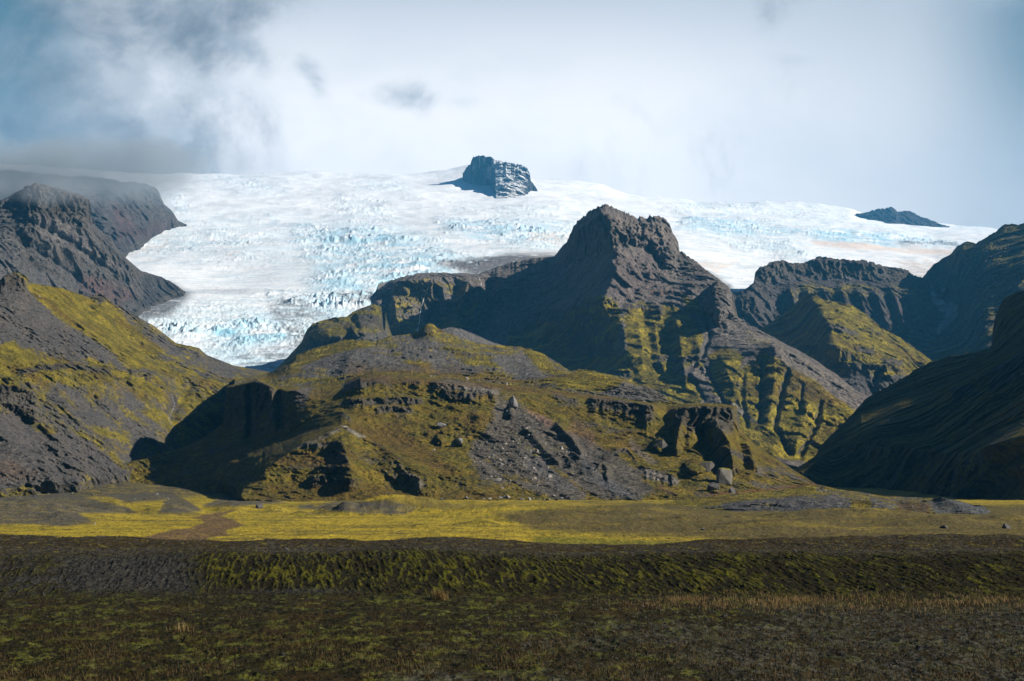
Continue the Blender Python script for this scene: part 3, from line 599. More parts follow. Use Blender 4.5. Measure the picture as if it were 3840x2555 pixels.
SNOWF = [('poly', [(3490, 1065), (3505, 1090), (3512, 1118), (3550, 1136), (3552, 1165), (3532, 1170), (3500, 1140), (3494, 1100)], 5, (0.80, 0.86, 0.90), 1.5),
   ('poly', [(3558, 1130), (3590, 1150), (3588, 1185), (3516, 1258), (3514, 1235), (3540, 1190)], 7, (0.5, 0.53, 0.56), 1.2), ('poly', [(3530, 1080), (3548, 1085), (3542, 1095), (3528, 1092)], 4, (.6, .68, .72), 1)]
sheet('mountain', 'J', 3400, 5200, [
 [(3400, 1400, 4050), (3700, 1420, 3500), (5200, 1500, 3200)],
 [(3400, 1330, 4350), (3500, 1300, 4500), (3600, 1290, 4350), (3700, 1280, 4000), (5200, 1200, 3500)],
 [(3400, 1090, 5000), (3470, 1080, 5050), (3520, 1100, 5100), (3560, 1110, 5000), (3620, 1060, 4800), (3700, 1020, 4600), (3840, 1000, 4400), (5200, 1000, 3900)],
 [(3400, 1088, 5100), (3440, 1070, 5150), (3470, 1040, 5200), (3501, 1000, 5200), (3565, 965, 5100), (3600, 940, 5000), (3660, 930, 4900), (3750, 900, 4800), (3840, 900, 4700), (5200, 850, 4200)],
 [(3400, 1086, 5200), (3440, 1066, 5250), (3462, 1040, 5300), (3501, 994, 5300), (3565, 954, 5250), (3588, 927, 5200), (3616, 910, 5150), (3640, 908, 5100), (3660, 914, 5100), (3708, 887, 5050), (3766, 845, 5000), (3794, 841, 5000), (3815, 845, 4980), (3840, 836, 4950), (4000, 800, 4800), (5200, 700, 4400)]],
 M_MOUNT, feats=[('gully', [(3500, 1050), (3520, 1140), (3570, 1180), (3520, 1270)], 60, 26), ('ridge', [(3720, 900), (3690, 1000), (3640, 1100), (3660, 1200)], 70, 80, 80), ('ridge', [(3620, 915), (3600, 980), (3580, 1050)], 60, 40, 60)],
 disp=rugged(60, 180, 40, 70, strata=15, SH=40, seed=78, fine=1.1, my=(1.0, .1, .15)),
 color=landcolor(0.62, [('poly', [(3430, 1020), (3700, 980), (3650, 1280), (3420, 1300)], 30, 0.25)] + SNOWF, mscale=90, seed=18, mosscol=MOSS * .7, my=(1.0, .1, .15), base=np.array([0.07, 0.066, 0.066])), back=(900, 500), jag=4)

# small ice-worn hump at the edge of the glacier
sheet('hills', 'L', 1020, 1500, [
 [(1020, 1440, 2900), (1500, 1420, 2900)],
 [(1020, 1400, 3050), (1160, 1310, 3100), (1300, 1300, 3080), (1400, 1300, 3080), (1500, 1340, 3150)],
 [(1020, 1398, 3100), (1100, 1330, 3150), (1160, 1270, 3200), (1250, 1230, 3220), (1330, 1230, 3230), (1430, 1230, 3280), (1455, 1270, 3350), (1500, 1330, 3400)],
 [(1020, 1397, 3150), (1080, 1340, 3200), (1130, 1285, 3250), (1152, 1235, 3280), (1172, 1215, 3300), (1200, 1205, 3320), (1250, 1192, 3350), (1300, 1190, 3360), (1322, 1170, 3380), (1380, 1148, 3400), (1405, 1142, 3420), (1430, 1148, 3440), (1445, 1165, 3460), (1448, 1190, 3460), (1440, 1240, 3450), (1470, 1262, 3480), (1500, 1310, 3500)]],
 M_MOUNT, feats=[('ridge', [(1260, 1190), (1290, 1220), (1330, 1240)], 40, 30, 50), ('ridge', [(1390, 1220), (1340, 1240), (1290, 1270)], 50, 50, 60), ('dome', 1230, 1250, 70, 40, 70), ('dome', 1370, 1240, 60, 40, 60), ('ledge', [(1330, 1185), (1380, 1180), (1440, 1185)], 24, 50, 20), ('gully', [(1310, 1190), (1330, 1215), (1340, 1230)], 40, 12)],
 disp=rugged(20, 90, 10, 40, seed=79, fine=0.9), color=landcolor(0.66, [('poly', [(1160, 1280), (1440, 1250), (1440, 1310), (1160, 1330)], 20, 0.15)], mscale=50, seed=19, mosscol=MOSS * .8, base=np.array([0.10, 0.095, 0.085])), back=(200, 150), jag=2)

# ================================================================== NEARER LEFT SLOPE
sheet('hills', 'F1', -1200, 1160, [
 [(-1200, 1860, 900), (0, 1835, 1000), (290, 1812, 1080), (520, 1765, 1330), (690, 1700, 1560), (860, 1650, 1720), (1000, 1620, 1850), (1160, 1600, 2000)],
 [(-1200, 1650, 1000), (0, 1600, 1120), (200, 1600, 1200), (450, 1600, 1410), (600, 1560, 1570), (700, 1560, 1650), (860, 1530, 1780), (1000, 1500, 1950), (1160, 1500, 2050)],
 [(-1200, 1450, 1150), (0, 1400, 1260), (150, 1400, 1330), (300, 1400, 1440), (500, 1400, 1620), (650, 1420, 1740), (860, 1440, 1900), (1000, 1440, 2080), (1160, 1440, 2200)],
 [(-1200, 1200, 1350), (0, 1180, 1460), (150, 1200, 1560), (250, 1220, 1640), (420, 1260, 1780), (560, 1310, 1880), (740, 1370, 1960), (860, 1400, 2050), (960, 1400, 2200), (1160, 1425, 2350)],
 [(-1200, 1000, 1500), (-300, 1010, 1580), (0, 1052, 1600), (18, 1032, 1610), (55, 1022, 1620), (100, 1036, 1640), (112, 1062, 1650), (230, 1082, 1750), (339, 1117, 1880), (360, 1108, 1890), (380, 1104, 1900), (402, 1123, 1910), (488, 1172, 1980), (574, 1220, 2040), (660, 1288, 2090), (746, 1306, 2130), (775, 1332, 2150), (878, 1372, 2250), (960, 1386, 2500), (1040, 1400, 2550), (1160, 1420, 2600)]],
 M_HILL, feats=[
  ('ledge', [(-100, 1000), (10, 1036), (60, 1030), (112, 1060)], 16, 44, 14), ('ledge', [(-100, 1440), (0, 1445), (60, 1450), (150, 1475)], 20, 60, 12), ('ledge', [(0, 1510), (60, 1520), (150, 1545)], 12, 34, 10),
  ('ledge', [(60, 1395), (130, 1375), (240, 1362), (330, 1372), (420, 1388)], 14, 20, 8), ('ledge', [(470, 1388), (540, 1382), (600, 1396)], 16, 18, 8), ('ledge', [(340, 1112), (380, 1106), (405, 1122)], 10, 14, 5),
  ('ridge', [(100, 1080), (280, 1210), (480, 1340), (620, 1450)], 34, 90, 60), ('gully', [(400, 1200), (560, 1340), (690, 1470), (640, 1560), (665, 1650)], 24, 24), ('gully', [(690, 1470), (760, 1400)], 14, 18),
  ('gully', [(250, 1500), (450, 1690)], 9, 20), ('gully', [(0, 1530), (200, 1640), (330, 1740)], 14, 26), ('ridge', [(120, 1560), (260, 1690), (330, 1760)], 18, 50, 40), ('ridge', [(-100, 1560), (60, 1680), (200, 1790)], 20, 60, 60),
  ('dome', 90, 1430, 70, 36, 16), ('gully', [(240, 1420), (420, 1560), (560, 1680)], 12, 18)],
 disp=rugged(13, 62, 7, 22, strata=5, SH=14, seed=80, fine=1.25),
 color=landcolor(0.46, [
   ('poly', [(90, 1050), (240, 1085), (420, 1150), (520, 1250), (600, 1330), (560, 1400), (440, 1330), (300, 1230), (170, 1150)], 22, 1.0),
   ('poly', [(-400, 1060), (80, 1080), (260, 1220), (430, 1350), (300, 1360), (120, 1330), (-400, 1250)], 24, 0.12), ('poly', [(420, 1150), (500, 1190), (660, 1300), (900, 1385), (860, 1440), (700, 1360), (560, 1250)], 14, 0.35),
   ('poly', [(-400, 1330), (60, 1290), (240, 1350), (420, 1380), (520, 1420), (300, 1440), (-400, 1420)], 24, 0.80), ('poly', [(-400, 1560), (10, 1550), (160, 1620), (300, 1720), (330, 1800), (-400, 1850)], 14, 0.03),
   ('poly', [(170, 1640), (260, 1610), (420, 1720), (480, 1780), (320, 1790)], 10, 0.22), ('poly', [(560, 1300), (720, 1400), (840, 1440), (850, 1600), (700, 1660), (560, 1560), (470, 1420)], 30, 0.66),
   ('poly', [(-50, 1690), (60, 1730), (140, 1800), (-50, 1800)], 18, (0.10, 0.066, 0.04), 0.5), ('poly', [(220, 1440), (300, 1470), (430, 1600), (340, 1590)], 16, 0.15),
   ('line', [(643, 1480), (655, 1520), (632, 1570), (650, 1600), (672, 1625), (655, 1655)], 1.6, (0.40, 0.44, 0.48), 0.6)],
   rocky=0.60, mscale=32, seed=20, mosscol=MOSS * .85, base=np.array([0.088, 0.082, 0.078])), back=(400, 120), jag=1.5)

# ================================================================== REAR MOUNDS BEHIND THE NEAR HILL
sheet('hills', 'E2', 1600, 1960, [
 [(1600, 1330, 2150), (1960, 1350, 2150)], [(1600, 1270, 2250), (1700, 1240, 2300), (1800, 1275, 2300), (1960, 1330, 2300)],
 [(1600, 1262, 2300), (1650, 1236, 2330), (1690, 1227, 2350), (1730, 1234, 2350), (1793, 1260, 2350), (1848, 1285, 2350), (1870, 1290, 2350), (1960, 1330, 2380)]],
 M_HILL, disp=rugged(6, 60, 3, 25, seed=81, fine=.9), color=landcolor(0.1, [], mscale=30, seed=21, base=np.array([0.14, 0.13, 0.125])), back=(200, 90))
sheet('hills', 'E', 880, 2620, [
 [(880, 1490, 1500), (1100, 1480, 1450), (1400, 1460, 1400), (1900, 1480, 1380), (2300, 1500, 1350), (2620, 1540, 1300)],
 [(880, 1440, 1700), (1000, 1425, 1720), (1087, 1400, 1700), (1300, 1380, 1650), (1600, 1380, 1650), (1900, 1410, 1600), (2100, 1430, 1500), (2300, 1450, 1430), (2500, 1500, 1380), (2620, 1530, 1350)],
 [(880, 1425, 1900), (1000, 1405, 1900), (1087, 1370, 1850), (1296, 1320, 1850), (1450, 1310, 1880), (1600, 1290, 1900), (1771, 1320, 1850), (1931, 1340, 1800), (2050, 1400, 1650), (2182, 1410, 1560), (2331, 1430, 1500), (2505, 1500, 1430), (2620, 1530, 1400)],
 [(880, 1420, 2000), (960, 1412, 2020), (1020, 1395, 2050), (1087, 1358, 2050), (1109, 1332, 2060), (1175, 1308, 2080), (1296, 1274, 2100), (1352, 1276, 2100), (1407, 1281, 2120), (1462, 1260, 2150), (1561, 1250, 2180), (1580, 1232, 2180), (1589, 1222, 2180), (1605, 1215, 2180), (1624, 1214, 2180), (1640, 1232, 2180), (1705, 1260, 2150), (1771, 1281, 2120), (1848, 1295, 2080), (1931, 1298, 2050), (1986, 1309, 2000), (2041, 1331, 1950), (2100, 1366, 1850), (2138, 1392, 1780), (2182, 1385, 1700), (2221, 1388, 1680), (2331, 1420, 1620), (2386, 1442, 1580), (2430, 1450, 1560), (2496, 1480, 1520), (2507, 1512, 1500), (2620, 1535, 1450)]],
 M_HILL, feats=[('ridge', [(1300, 1276), (1450, 1330), (1560, 1370)], 55, 200, 120), ('ridge', [(1620, 1220), (1720, 1290), (1850, 1340)], 50, 120, 80), ('dome', 1604, 1235, 36, 22, 25), ('ridge', [(1990, 1310), (2040, 1360), (2110, 1400)], 40, 90, 60),
  ('ridge', [(2080, 1405), (2200, 1400), (2400, 1460)], 30, 60, 60), ('ledge', [(2395, 1440), (2450, 1460), (2505, 1485)], 16, 26, 8), ('gully', [(1420, 1290), (1500, 1350), (1620, 1410)], 20, 22), ('ledge', [(1820, 1300), (1900, 1308)], 8, 10, 4)],
 disp=rugged(12, 60, 6, 22, seed=82, fine=1.5), zn=1.8,
 color=landcolor(0.60, [('poly', [(1120, 1350), (1300, 1300), (1420, 1300), (1560, 1390), (1400, 1400), (1150, 1400)], 30, 0.22), ('poly', [(1480, 1270), (1580, 1260), (1700, 1330), (1800, 1400), (1650, 1390), (1500, 1330)], 26, 0.28),
   ('poly', [(1100, 1340), (1300, 1270), (1440, 1290), (1300, 1310), (1130, 1370)], 12, 0.95), ('poly', [(1850, 1350), (1960, 1320), (2060, 1400), (2010, 1430), (1900, 1390)], 14, 0.15), ('poly', [(1960, 1310), (2000, 1305), (2090, 1400), (2030, 1400), (1990, 1340)], 10, 0.95),
   ('poly', [(2060, 1420), (2200, 1385), (2330, 1430), (2300, 1470), (2100, 1450)], 16, 0.9), ('poly', [(2330, 1440), (2470, 1470), (2500, 1510), (2340, 1500), (2250, 1480)], 12, 0.1), ('poly', [(1900, 1420), (2000, 1420), (2100, 1470), (1950, 1460)], 14, BROWN, .5),
   ('poly', [(1300, 1370), (1700, 1370), (1950, 1420), (1900, 1440), (1300, 1420)], 16, BROWN * 1.1, .55)],
   mscale=40, seed=22, base=np.array([0.125, 0.115, 0.105])), back=(300, 140))

# ================================================================== THE NEAR HILL
sheet('hills', 'D', 250, 3130, [
 [(250, 1890, 1200), (500, 1880, 1260), (700, 1885, 1200), (860, 1885, 1130), (900, 1868, 905), (1300, 1900, 880), (2000, 1905, 880), (2470, 1915, 880), (2700, 1890, 900), (3130, 1850, 960)],
 [(250, 1860, 1290), (400, 1815, 1290), (500, 1824, 1285), (700, 1842, 1230), (860, 1850, 1150), (900, 1852, 950), (1000, 1862, 925), (1300, 1878, 920), (2000, 1880, 930), (2470, 1880, 930), (2700, 1850, 950), (3060, 1822, 1010), (3130, 1835, 1030)],
 [(250, 1840, 1300), (400, 1790, 1292), (600, 1795, 1295), (800, 1800, 1225), (905, 1835, 985), (1000, 1790, 985), (1150, 1750, 985), (1300, 1760, 960), (1500, 1760, 990), (2000, 1760, 1010), (2400, 1770, 1010), (2700, 1780, 1000), (2900, 1770, 1050), (3060, 1821, 1040), (3130, 1835, 1060)],
 [(250, 1824, 1100), (400, 1757, 1296), (677, 1690, 1345), (800, 1690, 1310), (905, 1720, 1200), (985, 1765, 1015), (1131, 1668, 1050), (1280, 1605, 1075), (1420, 1680, 1060), (1600, 1660, 1090), (2000, 1660, 1090), (2300, 1690, 1080), (2500, 1700, 1070), (2700, 1710, 1060), (2860, 1710, 1120), (2940, 1745, 1130), (3060, 1820, 1080), (3130, 1834, 1100)],
 [(250, 1823, 1150), (400, 1756, 1290), (677, 1683, 1390), (790, 1630, 1400), (844, 1600, 1390), (950, 1640, 1300), (1060, 1640, 1210), (1200, 1600, 1140), (1285, 1596, 1085), (1450, 1590, 1130), (1600, 1560, 1150), (1800, 1550, 1150), (2000, 1560, 1160), (2300, 1590, 1160), (2500, 1620, 1130), (2700, 1640, 1110), (2800, 1665, 1150), (2860, 1700, 1160), (2940, 1741, 1180), (3060, 1819, 1120), (3130, 1833, 1150)],
 [(250, 1822, 1200), (400, 1755, 1310), (677, 1682, 1410), (790, 1628, 1420), (838, 1590, 1400), (850, 1456, 1400), (932, 1436, 1345), (965, 1428, 1330), (1037, 1460, 1300), (1109, 1465, 1270), (1200, 1500, 1240), (1290, 1480, 1230), (1351, 1430, 1240), (1572, 1430, 1235), (1700, 1440, 1230), (1875, 1475, 1220), (2110, 1484, 1250), (2276, 1500, 1240), (2458, 1524, 1200), (2500, 1550, 1230), (2560, 1530, 1200), (2650, 1520, 1190), (2761, 1532, 1200), (2774, 1610, 1215), (2830, 1672, 1230), (2938, 1740, 1240), (3060, 1818, 1160), (3130, 1832, 1200)],
 [(250, 1821, 1250), (400, 1754, 1330), (677, 1681, 1430), (790, 1627, 1440), (836, 1588, 1420), (848, 1450, 1440), (932, 1430, 1440), (965, 1420, 1440), (1037, 1450, 1440), (1109, 1450, 1450), (1200, 1440, 1450), (1290, 1425, 1480), (1400, 1392, 1440), (1600, 1405, 1400), (1875, 1440, 1380), (2110, 1465, 1360), (2276, 1486, 1350), (2458, 1514, 1300), (2500, 1520, 1320), (2585, 1512, 1290), (2700, 1514, 1280), (2763, 1524, 1280), (2776, 1608, 1270), (2832, 1670, 1270), (2940, 1739, 1260), (3060, 1817, 1200), (3130, 1831, 1230)]],
 M_HILL, sm=(3, 1), feats=[
  ('ledge', [(846, 1453), (900, 1445), (960, 1424), (1000, 1440), (1040, 1462)], 14, 130, 16), ('gully', [(935, 1440), (938, 1560), (930, 1640)], 30, 10), ('gully', [(1045, 1455), (1050, 1600)], 30, 12),
  ('ledge', [(1270, 1445), (1330, 1425), (1400, 1418), (1470, 1410)], 18, 30, 10), ('ledge', [(1500, 1422), (1560, 1420), (1590, 1430)], 10, 18, 6),
  ('ledge', [(1612, 1424), (1700, 1422), (1790, 1440), (1872, 1462)], 22, 40, 14), ('ledge', [(1640, 1465), (1720, 1470), (1800, 1478)], 9, 26, 7),
  ('ledge', [(1290, 1500), (1400, 1495), (1520, 1490), (1600, 1500)], 14, 24, 9), ('ledge', [(1400, 1522), (1500, 1528), (1560, 1530)], 8, 24, 7), ('ledge', [(1260, 1545), (1290, 1550), (1330, 1580)], 9, 16, 6),
  ('ledge', [(2060, 1462), (2130, 1490), (2180, 1500)], 9, 22, 7), ('ledge', [(2200, 1480), (2290, 1495), (2380, 1510), (2462, 1524)], 20, 50, 12), ('ledge', [(2400, 1522), (2462, 1526)], 16, 74, 12),
  ('ledge', [(2510, 1540), (2600, 1524), (2690, 1526), (2764, 1532)], 26, 84, 16),
  # rocky spurs
  ('ridge', [(1285, 1598), (1180, 1650), (1060, 1712), (950, 1800), (900, 1845)], 26, 60, 90), ('ridge', [(1285, 1598), (1400, 1660), (1520, 1730), (1600, 1790)], 24, 90, 60), ('ridge', [(1275, 1630), (1300, 1700), (1320, 1790)], 22, 60, 60),
  ('ledge', [(1130, 1665), (1200, 1660), (1270, 1655), (1300, 1665)], 9, 18, 7), ('ledge', [(1220, 1700), (1260, 1690), (1300, 1712), (1320, 1740)], 10, 26, 8), ('ledge', [(1180, 1755), (1250, 1745), (1320, 1755)], 9, 20, 7),
  ('ledge', [(1150, 1790), (1200, 1785), (1270, 1785), (1340, 1800)], 12, 34, 9), ('ledge', [(1490, 1735), (1520, 1770), (1590, 1800)], 11, 34, 9), ('ledge', [(1455, 1730), (1520, 1738)], 7, 18, 6),
  ('ridge', [(2560, 1560), (2545, 1620), (2535, 1680)], 30, 16, 30), ('ridge', [(2700, 1600), (2735, 1660), (2750, 1740)], 44, 50, 40), ('ridge', [(2790, 1620), (2810, 1680), (2830, 1740)], 30, 30, 36), ('gully', [(2620, 1600), (2650, 1690), (2690, 1760)], 34, 24),
  ('ledge', [(2690, 1670), (2760, 1690), (2820, 1720), (2840, 1735)], 10, 22, 8),
  ('dome', 1648, 1650, 17, 20, 13), ('dome', 1728, 1655, 22, 16, 14), ('dome', 1918, 1540, 16, 30, 16), ('dome', 2472, 1668, 26, 26, 18), ('dome', 2610, 1750, 42, 30, 22),
  ('ridge', [(1960, 1590), (2040, 1680), (2090, 1730)], 12, 26, 20), ('ridge', [(2080, 1580), (2150, 1650), (2180, 1700)], 16, 26, 22), ('ledge', [(2060, 1695), (2110, 1700), (2160, 1745)], 9, 26, 9), ('ledge', [(2130, 1690), (2200, 1730), (2260, 1740), (2300, 1770)], 13, 34, 10),
  ('ledge', [(2390, 1745), (2440, 1760), (2500, 1775), (2550, 1795)], 9, 34, 10), ('ledge', [(2230, 1730), (2280, 1700), (2330, 1690)], 8, 20, 7), ('ledge', [(2300, 1685), (2350, 1680), (2380, 1720), (2400, 1740)], 8, 18, 7)],
 disp=rugged(8, 44, 4, 15, strata=2.0, SH=7, seed=83, fine=.85), zn=0.5,
 color=landcolor(0.74, [
   ('poly', [(1860, 1500), (1980, 1520), (2140, 1620), (2350, 1730), (2480, 1860), (2300, 1880), (2050, 1870), (1820, 1800), (1750, 1700), (1830, 1600)], 26, 0.27),
   ('poly', [(1640, 1428), (1720, 1428), (1875, 1462), (1870, 1482), (1780, 1465), (1640, 1455)], 5, (0.19, 0.17, 0.15), 0.8), ('poly', [(2385, 1755), (2440, 1765), (2550, 1798), (2540, 1815), (2430, 1800)], 5, (0.18, 0.16, 0.14), 0.8), ('poly', [(1510, 1760), (1560, 1780), (1600, 1820), (1570, 1835), (1530, 1800)], 6, (0.18, 0.16, 0.14), 0.7),  # pale patches put the sunlight on the cliff faces into the colour
   ('line', [(2060, 1750), (2230, 1870)], 12, 0.6), ('line', [(1800, 1700), (1990, 1870)], 8, 0.5),
   ('poly', [(2170, 1700), (2260, 1780), (2400, 1860), (2340, 1870), (2200, 1800)], 10, (0.10, 0.10, 0.105), 0.8), ('poly', [(1950, 1690), (2050, 1740), (2160, 1840), (2100, 1840), (1980, 1760)], 8, (0.105, 0.10, 0.10), 0.7),
   ('poly', [(1275, 1597), (1300, 1598), (1372, 1640), (1350, 1642)], 4, (0.30, 0.27, 0.23), 1.0), ('poly', [(1080, 1690), (1270, 1605), (1280, 1612), (1180, 1665)], 5, (0.14, 0.13, 0.12), 0.8),
   ('poly', [(1290, 1590), (1500, 1600), (1700, 1760), (1640, 1760), (1500, 1700), (1380, 1650)], 20, BROWN, 0.65), ('poly', [(950, 1830), (1250, 1790), (1500, 1840), (1900, 1850), (1880, 1885), (950, 1880)], 16, BROWN * .9, 0.5),
   ('poly', [(1980, 1540), (2040, 1560), (2090, 1590), (2050, 1600)], 8, (0.22, 0.13, 0.09), 0.9), ('poly', [(2150, 1560), (2240, 1620), (2220, 1680), (2130, 1620)], 14, RED * .8, 0.5), ('poly', [(2460, 1812), (2500, 1830), (2540, 1860), (2500, 1850)], 7, RED, 0.6),
   ('poly', [(2360, 1640), (2420, 1690), (2470, 1740), (2440, 1740), (2370, 1690)], 8, (0.17, 0.14, 0.12), 0.7), ('poly', [(2640, 1855), (2800, 1840), (3060, 1815), (3060, 1830), (2700, 1862)], 5, (0.17, 0.07, 0.025), 0.8),
   ('poly', [(1140, 1545), (1170, 1450), (1090, 1468), (1100, 1500)], 12, 0.2), ('poly', [(2600, 1700), (2700, 1690), (2660, 1740), (2600, 1740)], 10, 1.0), ('poly', [(2780, 1745), (2850, 1755), (2800, 1790), (2760, 1780)], 8, 1.0),
   ('poly', [(1300, 1400), (1900, 1445), (2300, 1490), (2290, 1500), (1850, 1460), (1300, 1425)], 7, BROWN * 1.3, 0.7), ('poly', [(2840, 1740), (2930, 1750), (3050, 1820), (2900, 1840), (2800, 1820)], 14, 0.5)],
   rocky=0.66, mscale=30, seed=23, mosscol=np.array([0.150, 0.106, 0.012]), base=np.array([0.108, 0.094, 0.074]))
 , back=(250, 60), jag=0.6)

# ================================================================== DARK RIGHT-HAND SLOPE
sheet('hills', 'K', 2900, 7600, [
 [(2900, 1890, 1300), (3100, 1890, 1420), (3300, 1900, 1290), (3480, 1910, 1130), (3600, 1930, 1030), (3750, 1960, 960), (3840, 1990, 900), (7600, 2060, 800)],
 [(2900, 1850, 1330), (3100, 1800, 1460), (3300, 1800, 1350), (3480, 1840, 1170), (3600, 1840, 1070), (3750, 1840, 990), (3840, 1860, 940), (7600, 1500, 900)],
 [(2900, 1830, 1250), (3060, 1740, 1500), (3150, 1680, 1560), (3300, 1650, 1450), (3500, 1700, 1230), (3600, 1700, 1120), (3700, 1680, 1050), (3840, 1640, 1000), (7600, 1000, 1100)],
 [(2900, 1820, 1400), (3059, 1714, 1650), (3134, 1640, 1750), (3230, 1560, 1800), (3381, 1535, 1700), (3490, 1505, 1650), (3593, 1458, 1580), (3708, 1400, 1500), (3840, 1330, 1420), (7600, 400, 1300)],
 [(2900, 1815, 1500), (3059, 1713, 1750), (3134, 1620, 1850), (3249, 1500, 2000), (3364, 1440, 2020), (3490, 1390, 2000), (3600, 1370, 1950), (3740, 1320, 1900), (3840, 1240, 1850), (4600, 800, 1750), (7600, -250, 1500)],
 [(2900, 1812, 1600), (3019, 1753, 1700), (3059, 1712, 1850), (3077, 1674, 1900), (3134, 1617, 1950), (3220, 1531, 2050), (3249, 1496, 2100), (3364, 1432, 2200), (3438, 1386, 2250), (3490, 1358, 2300), (3565, 1335, 2300), (3650, 1324, 2300), (3716, 1306, 2250), (3722, 1250, 2200), (3730, 1195, 2180), (3745, 1155, 2180), (3766, 1117, 2150), (3840, 1088, 2100), (4200, 950, 2050), (4800, 500, 1950), (6000, -350, 1750), (7600, -900, 1650)]],  # out-of-view right end raised high to cast shade on this slope
 M_HILL, feats=[('ridge', [(3170, 1690), (3381, 1532), (3490, 1502), (3593, 1456), (3708, 1398), (3900, 1290)], 70, 40, 150), ('ridge', [(3470, 1860), (3560, 1780), (3640, 1710), (3760, 1640), (3900, 1590)], 46, 50, 120),
   ('ridge', [(3330, 1690), (3400, 1630), (3460, 1590), (3540, 1540)], 24, 40, 60), ('ridge', [(3360, 1750), (3450, 1680), (3560, 1600), (3700, 1500)], 24, 40, 60), ('ridge', [(3600, 1860), (3700, 1790), (3850, 1740)], 24, 40, 60),
   ('ledge', [(3560, 1470), (3590, 1450), (3640, 1455)], 12, 30, 10)],
 disp=rugged(40, 130, 8, 60, strata=0, SH=14, seed=84, fine=1.0, my=(1.0, .15, .6), oc=4),
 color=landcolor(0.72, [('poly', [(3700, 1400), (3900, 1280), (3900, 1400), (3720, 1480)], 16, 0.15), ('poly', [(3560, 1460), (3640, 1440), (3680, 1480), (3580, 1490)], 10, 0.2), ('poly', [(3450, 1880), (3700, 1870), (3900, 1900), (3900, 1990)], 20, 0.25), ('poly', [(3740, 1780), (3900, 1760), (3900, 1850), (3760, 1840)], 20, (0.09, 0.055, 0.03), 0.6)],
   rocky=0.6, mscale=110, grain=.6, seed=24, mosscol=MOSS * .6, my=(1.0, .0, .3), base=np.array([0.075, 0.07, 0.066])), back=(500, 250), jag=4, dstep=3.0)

# ================================================================== MORAINE BETWEEN THE PLAIN AND THE RIGHT VALLEY
sheet('hills', 'N', 2330, 4700, [
 [(2330, 1925, 760), (2600, 1960, 700), (3000, 1985, 640), (3400, 2000, 600), (3700, 2010, 570), (3850, 2010, 560), (4700, 2030, 540)],
 [(2330, 1912, 790), (2600, 1935, 740), (3000, 1950, 690), (3200, 1950, 680), (3400, 1955, 650), (3560, 1975, 620), (3700, 1990, 600), (3850, 1995, 590), (4700, 2010, 560)],
 [(2330, 1905, 820), (2560, 1900, 800), (2800, 1890, 770), (3100, 1876, 750), (3280, 1878, 740), (3400, 1900, 720), (3540, 1925, 690), (3640, 1940, 670), (3780, 1980, 640), (3850, 1988, 630), (4700, 2000, 600)],
 [(2330, 1900, 850), (2440, 1892, 860), (2560, 1875, 860), (2700, 1855, 860), (2900, 1838, 860), (3054, 1819, 850), (3157, 1838, 840), (3230, 1846, 830), (3306, 1860, 820), (3400, 1864, 800), (3501, 1868, 780), (3530, 1865, 760), (3600, 1880, 740), (3651, 1894, 730), (3679, 1896, 720), (3731, 1930, 700), (3788, 1968, 680), (3850, 1975, 670), (4700, 1985, 640)]],
 M_HILL, feats=[('ridge', [(2700, 1885), (3000, 1868), (3250, 1872), (3370, 1920)], 16, 60, 30), ('gully', [(3380, 1880), (3360, 1940)], 14, 30), ('ridge', [(3530, 1866), (3640, 1920), (3760, 1970)], 12, 40, 40)],
 disp=rugged(3, 30, 1.2, 9, seed=85, fine=1.2), zn=0.25,
 color=landcolor(0.55, [('poly', [(2700, 1885), (2820, 1870), (3050, 1865), (3260, 1866), (3350, 1900), (3350, 1935), (3000, 1945), (2740, 1925)], 8, 0.24), ('poly', [(3180, 1872), (3260, 1872), (3270, 1900), (3200, 1900)], 8, 1.0), ('poly', [(3280, 1905), (3330, 1905), (3340, 1930), (3280, 1925)], 6, 1.1),
   ('poly', [(2860, 1920), (2990, 1925), (3020, 1950), (2850, 1945)], 8, 0.95), ('poly', [(2330, 1905), (2560, 1870), (2900, 1838), (3054, 1822), (3054, 1850), (2700, 1885), (2500, 1915)], 10, 0.9),
   ('poly', [(3480, 1885), (3530, 1862), (3680, 1895), (3800, 1985), (3650, 1980), (3520, 1940)], 8, (0.085, 0.092, 0.10), 0.95), ('poly', [(3360, 1880), (3490, 1890), (3480, 1935), (3370, 1930)], 8, (0.075, 0.04, 0.02), 0.8),
   ('poly', [(2450, 1945), (3000, 1955), (3500, 1980), (3800, 2000), (3800, 2020), (2450, 1990)], 9, (0.12, 0.085, 0.04), 0.6)],
   rocky=0.8, mscale=9, seed=25, base=np.array([0.092, 0.09, 0.09])), back=(200, 25), jag=0.2, q=2.6)

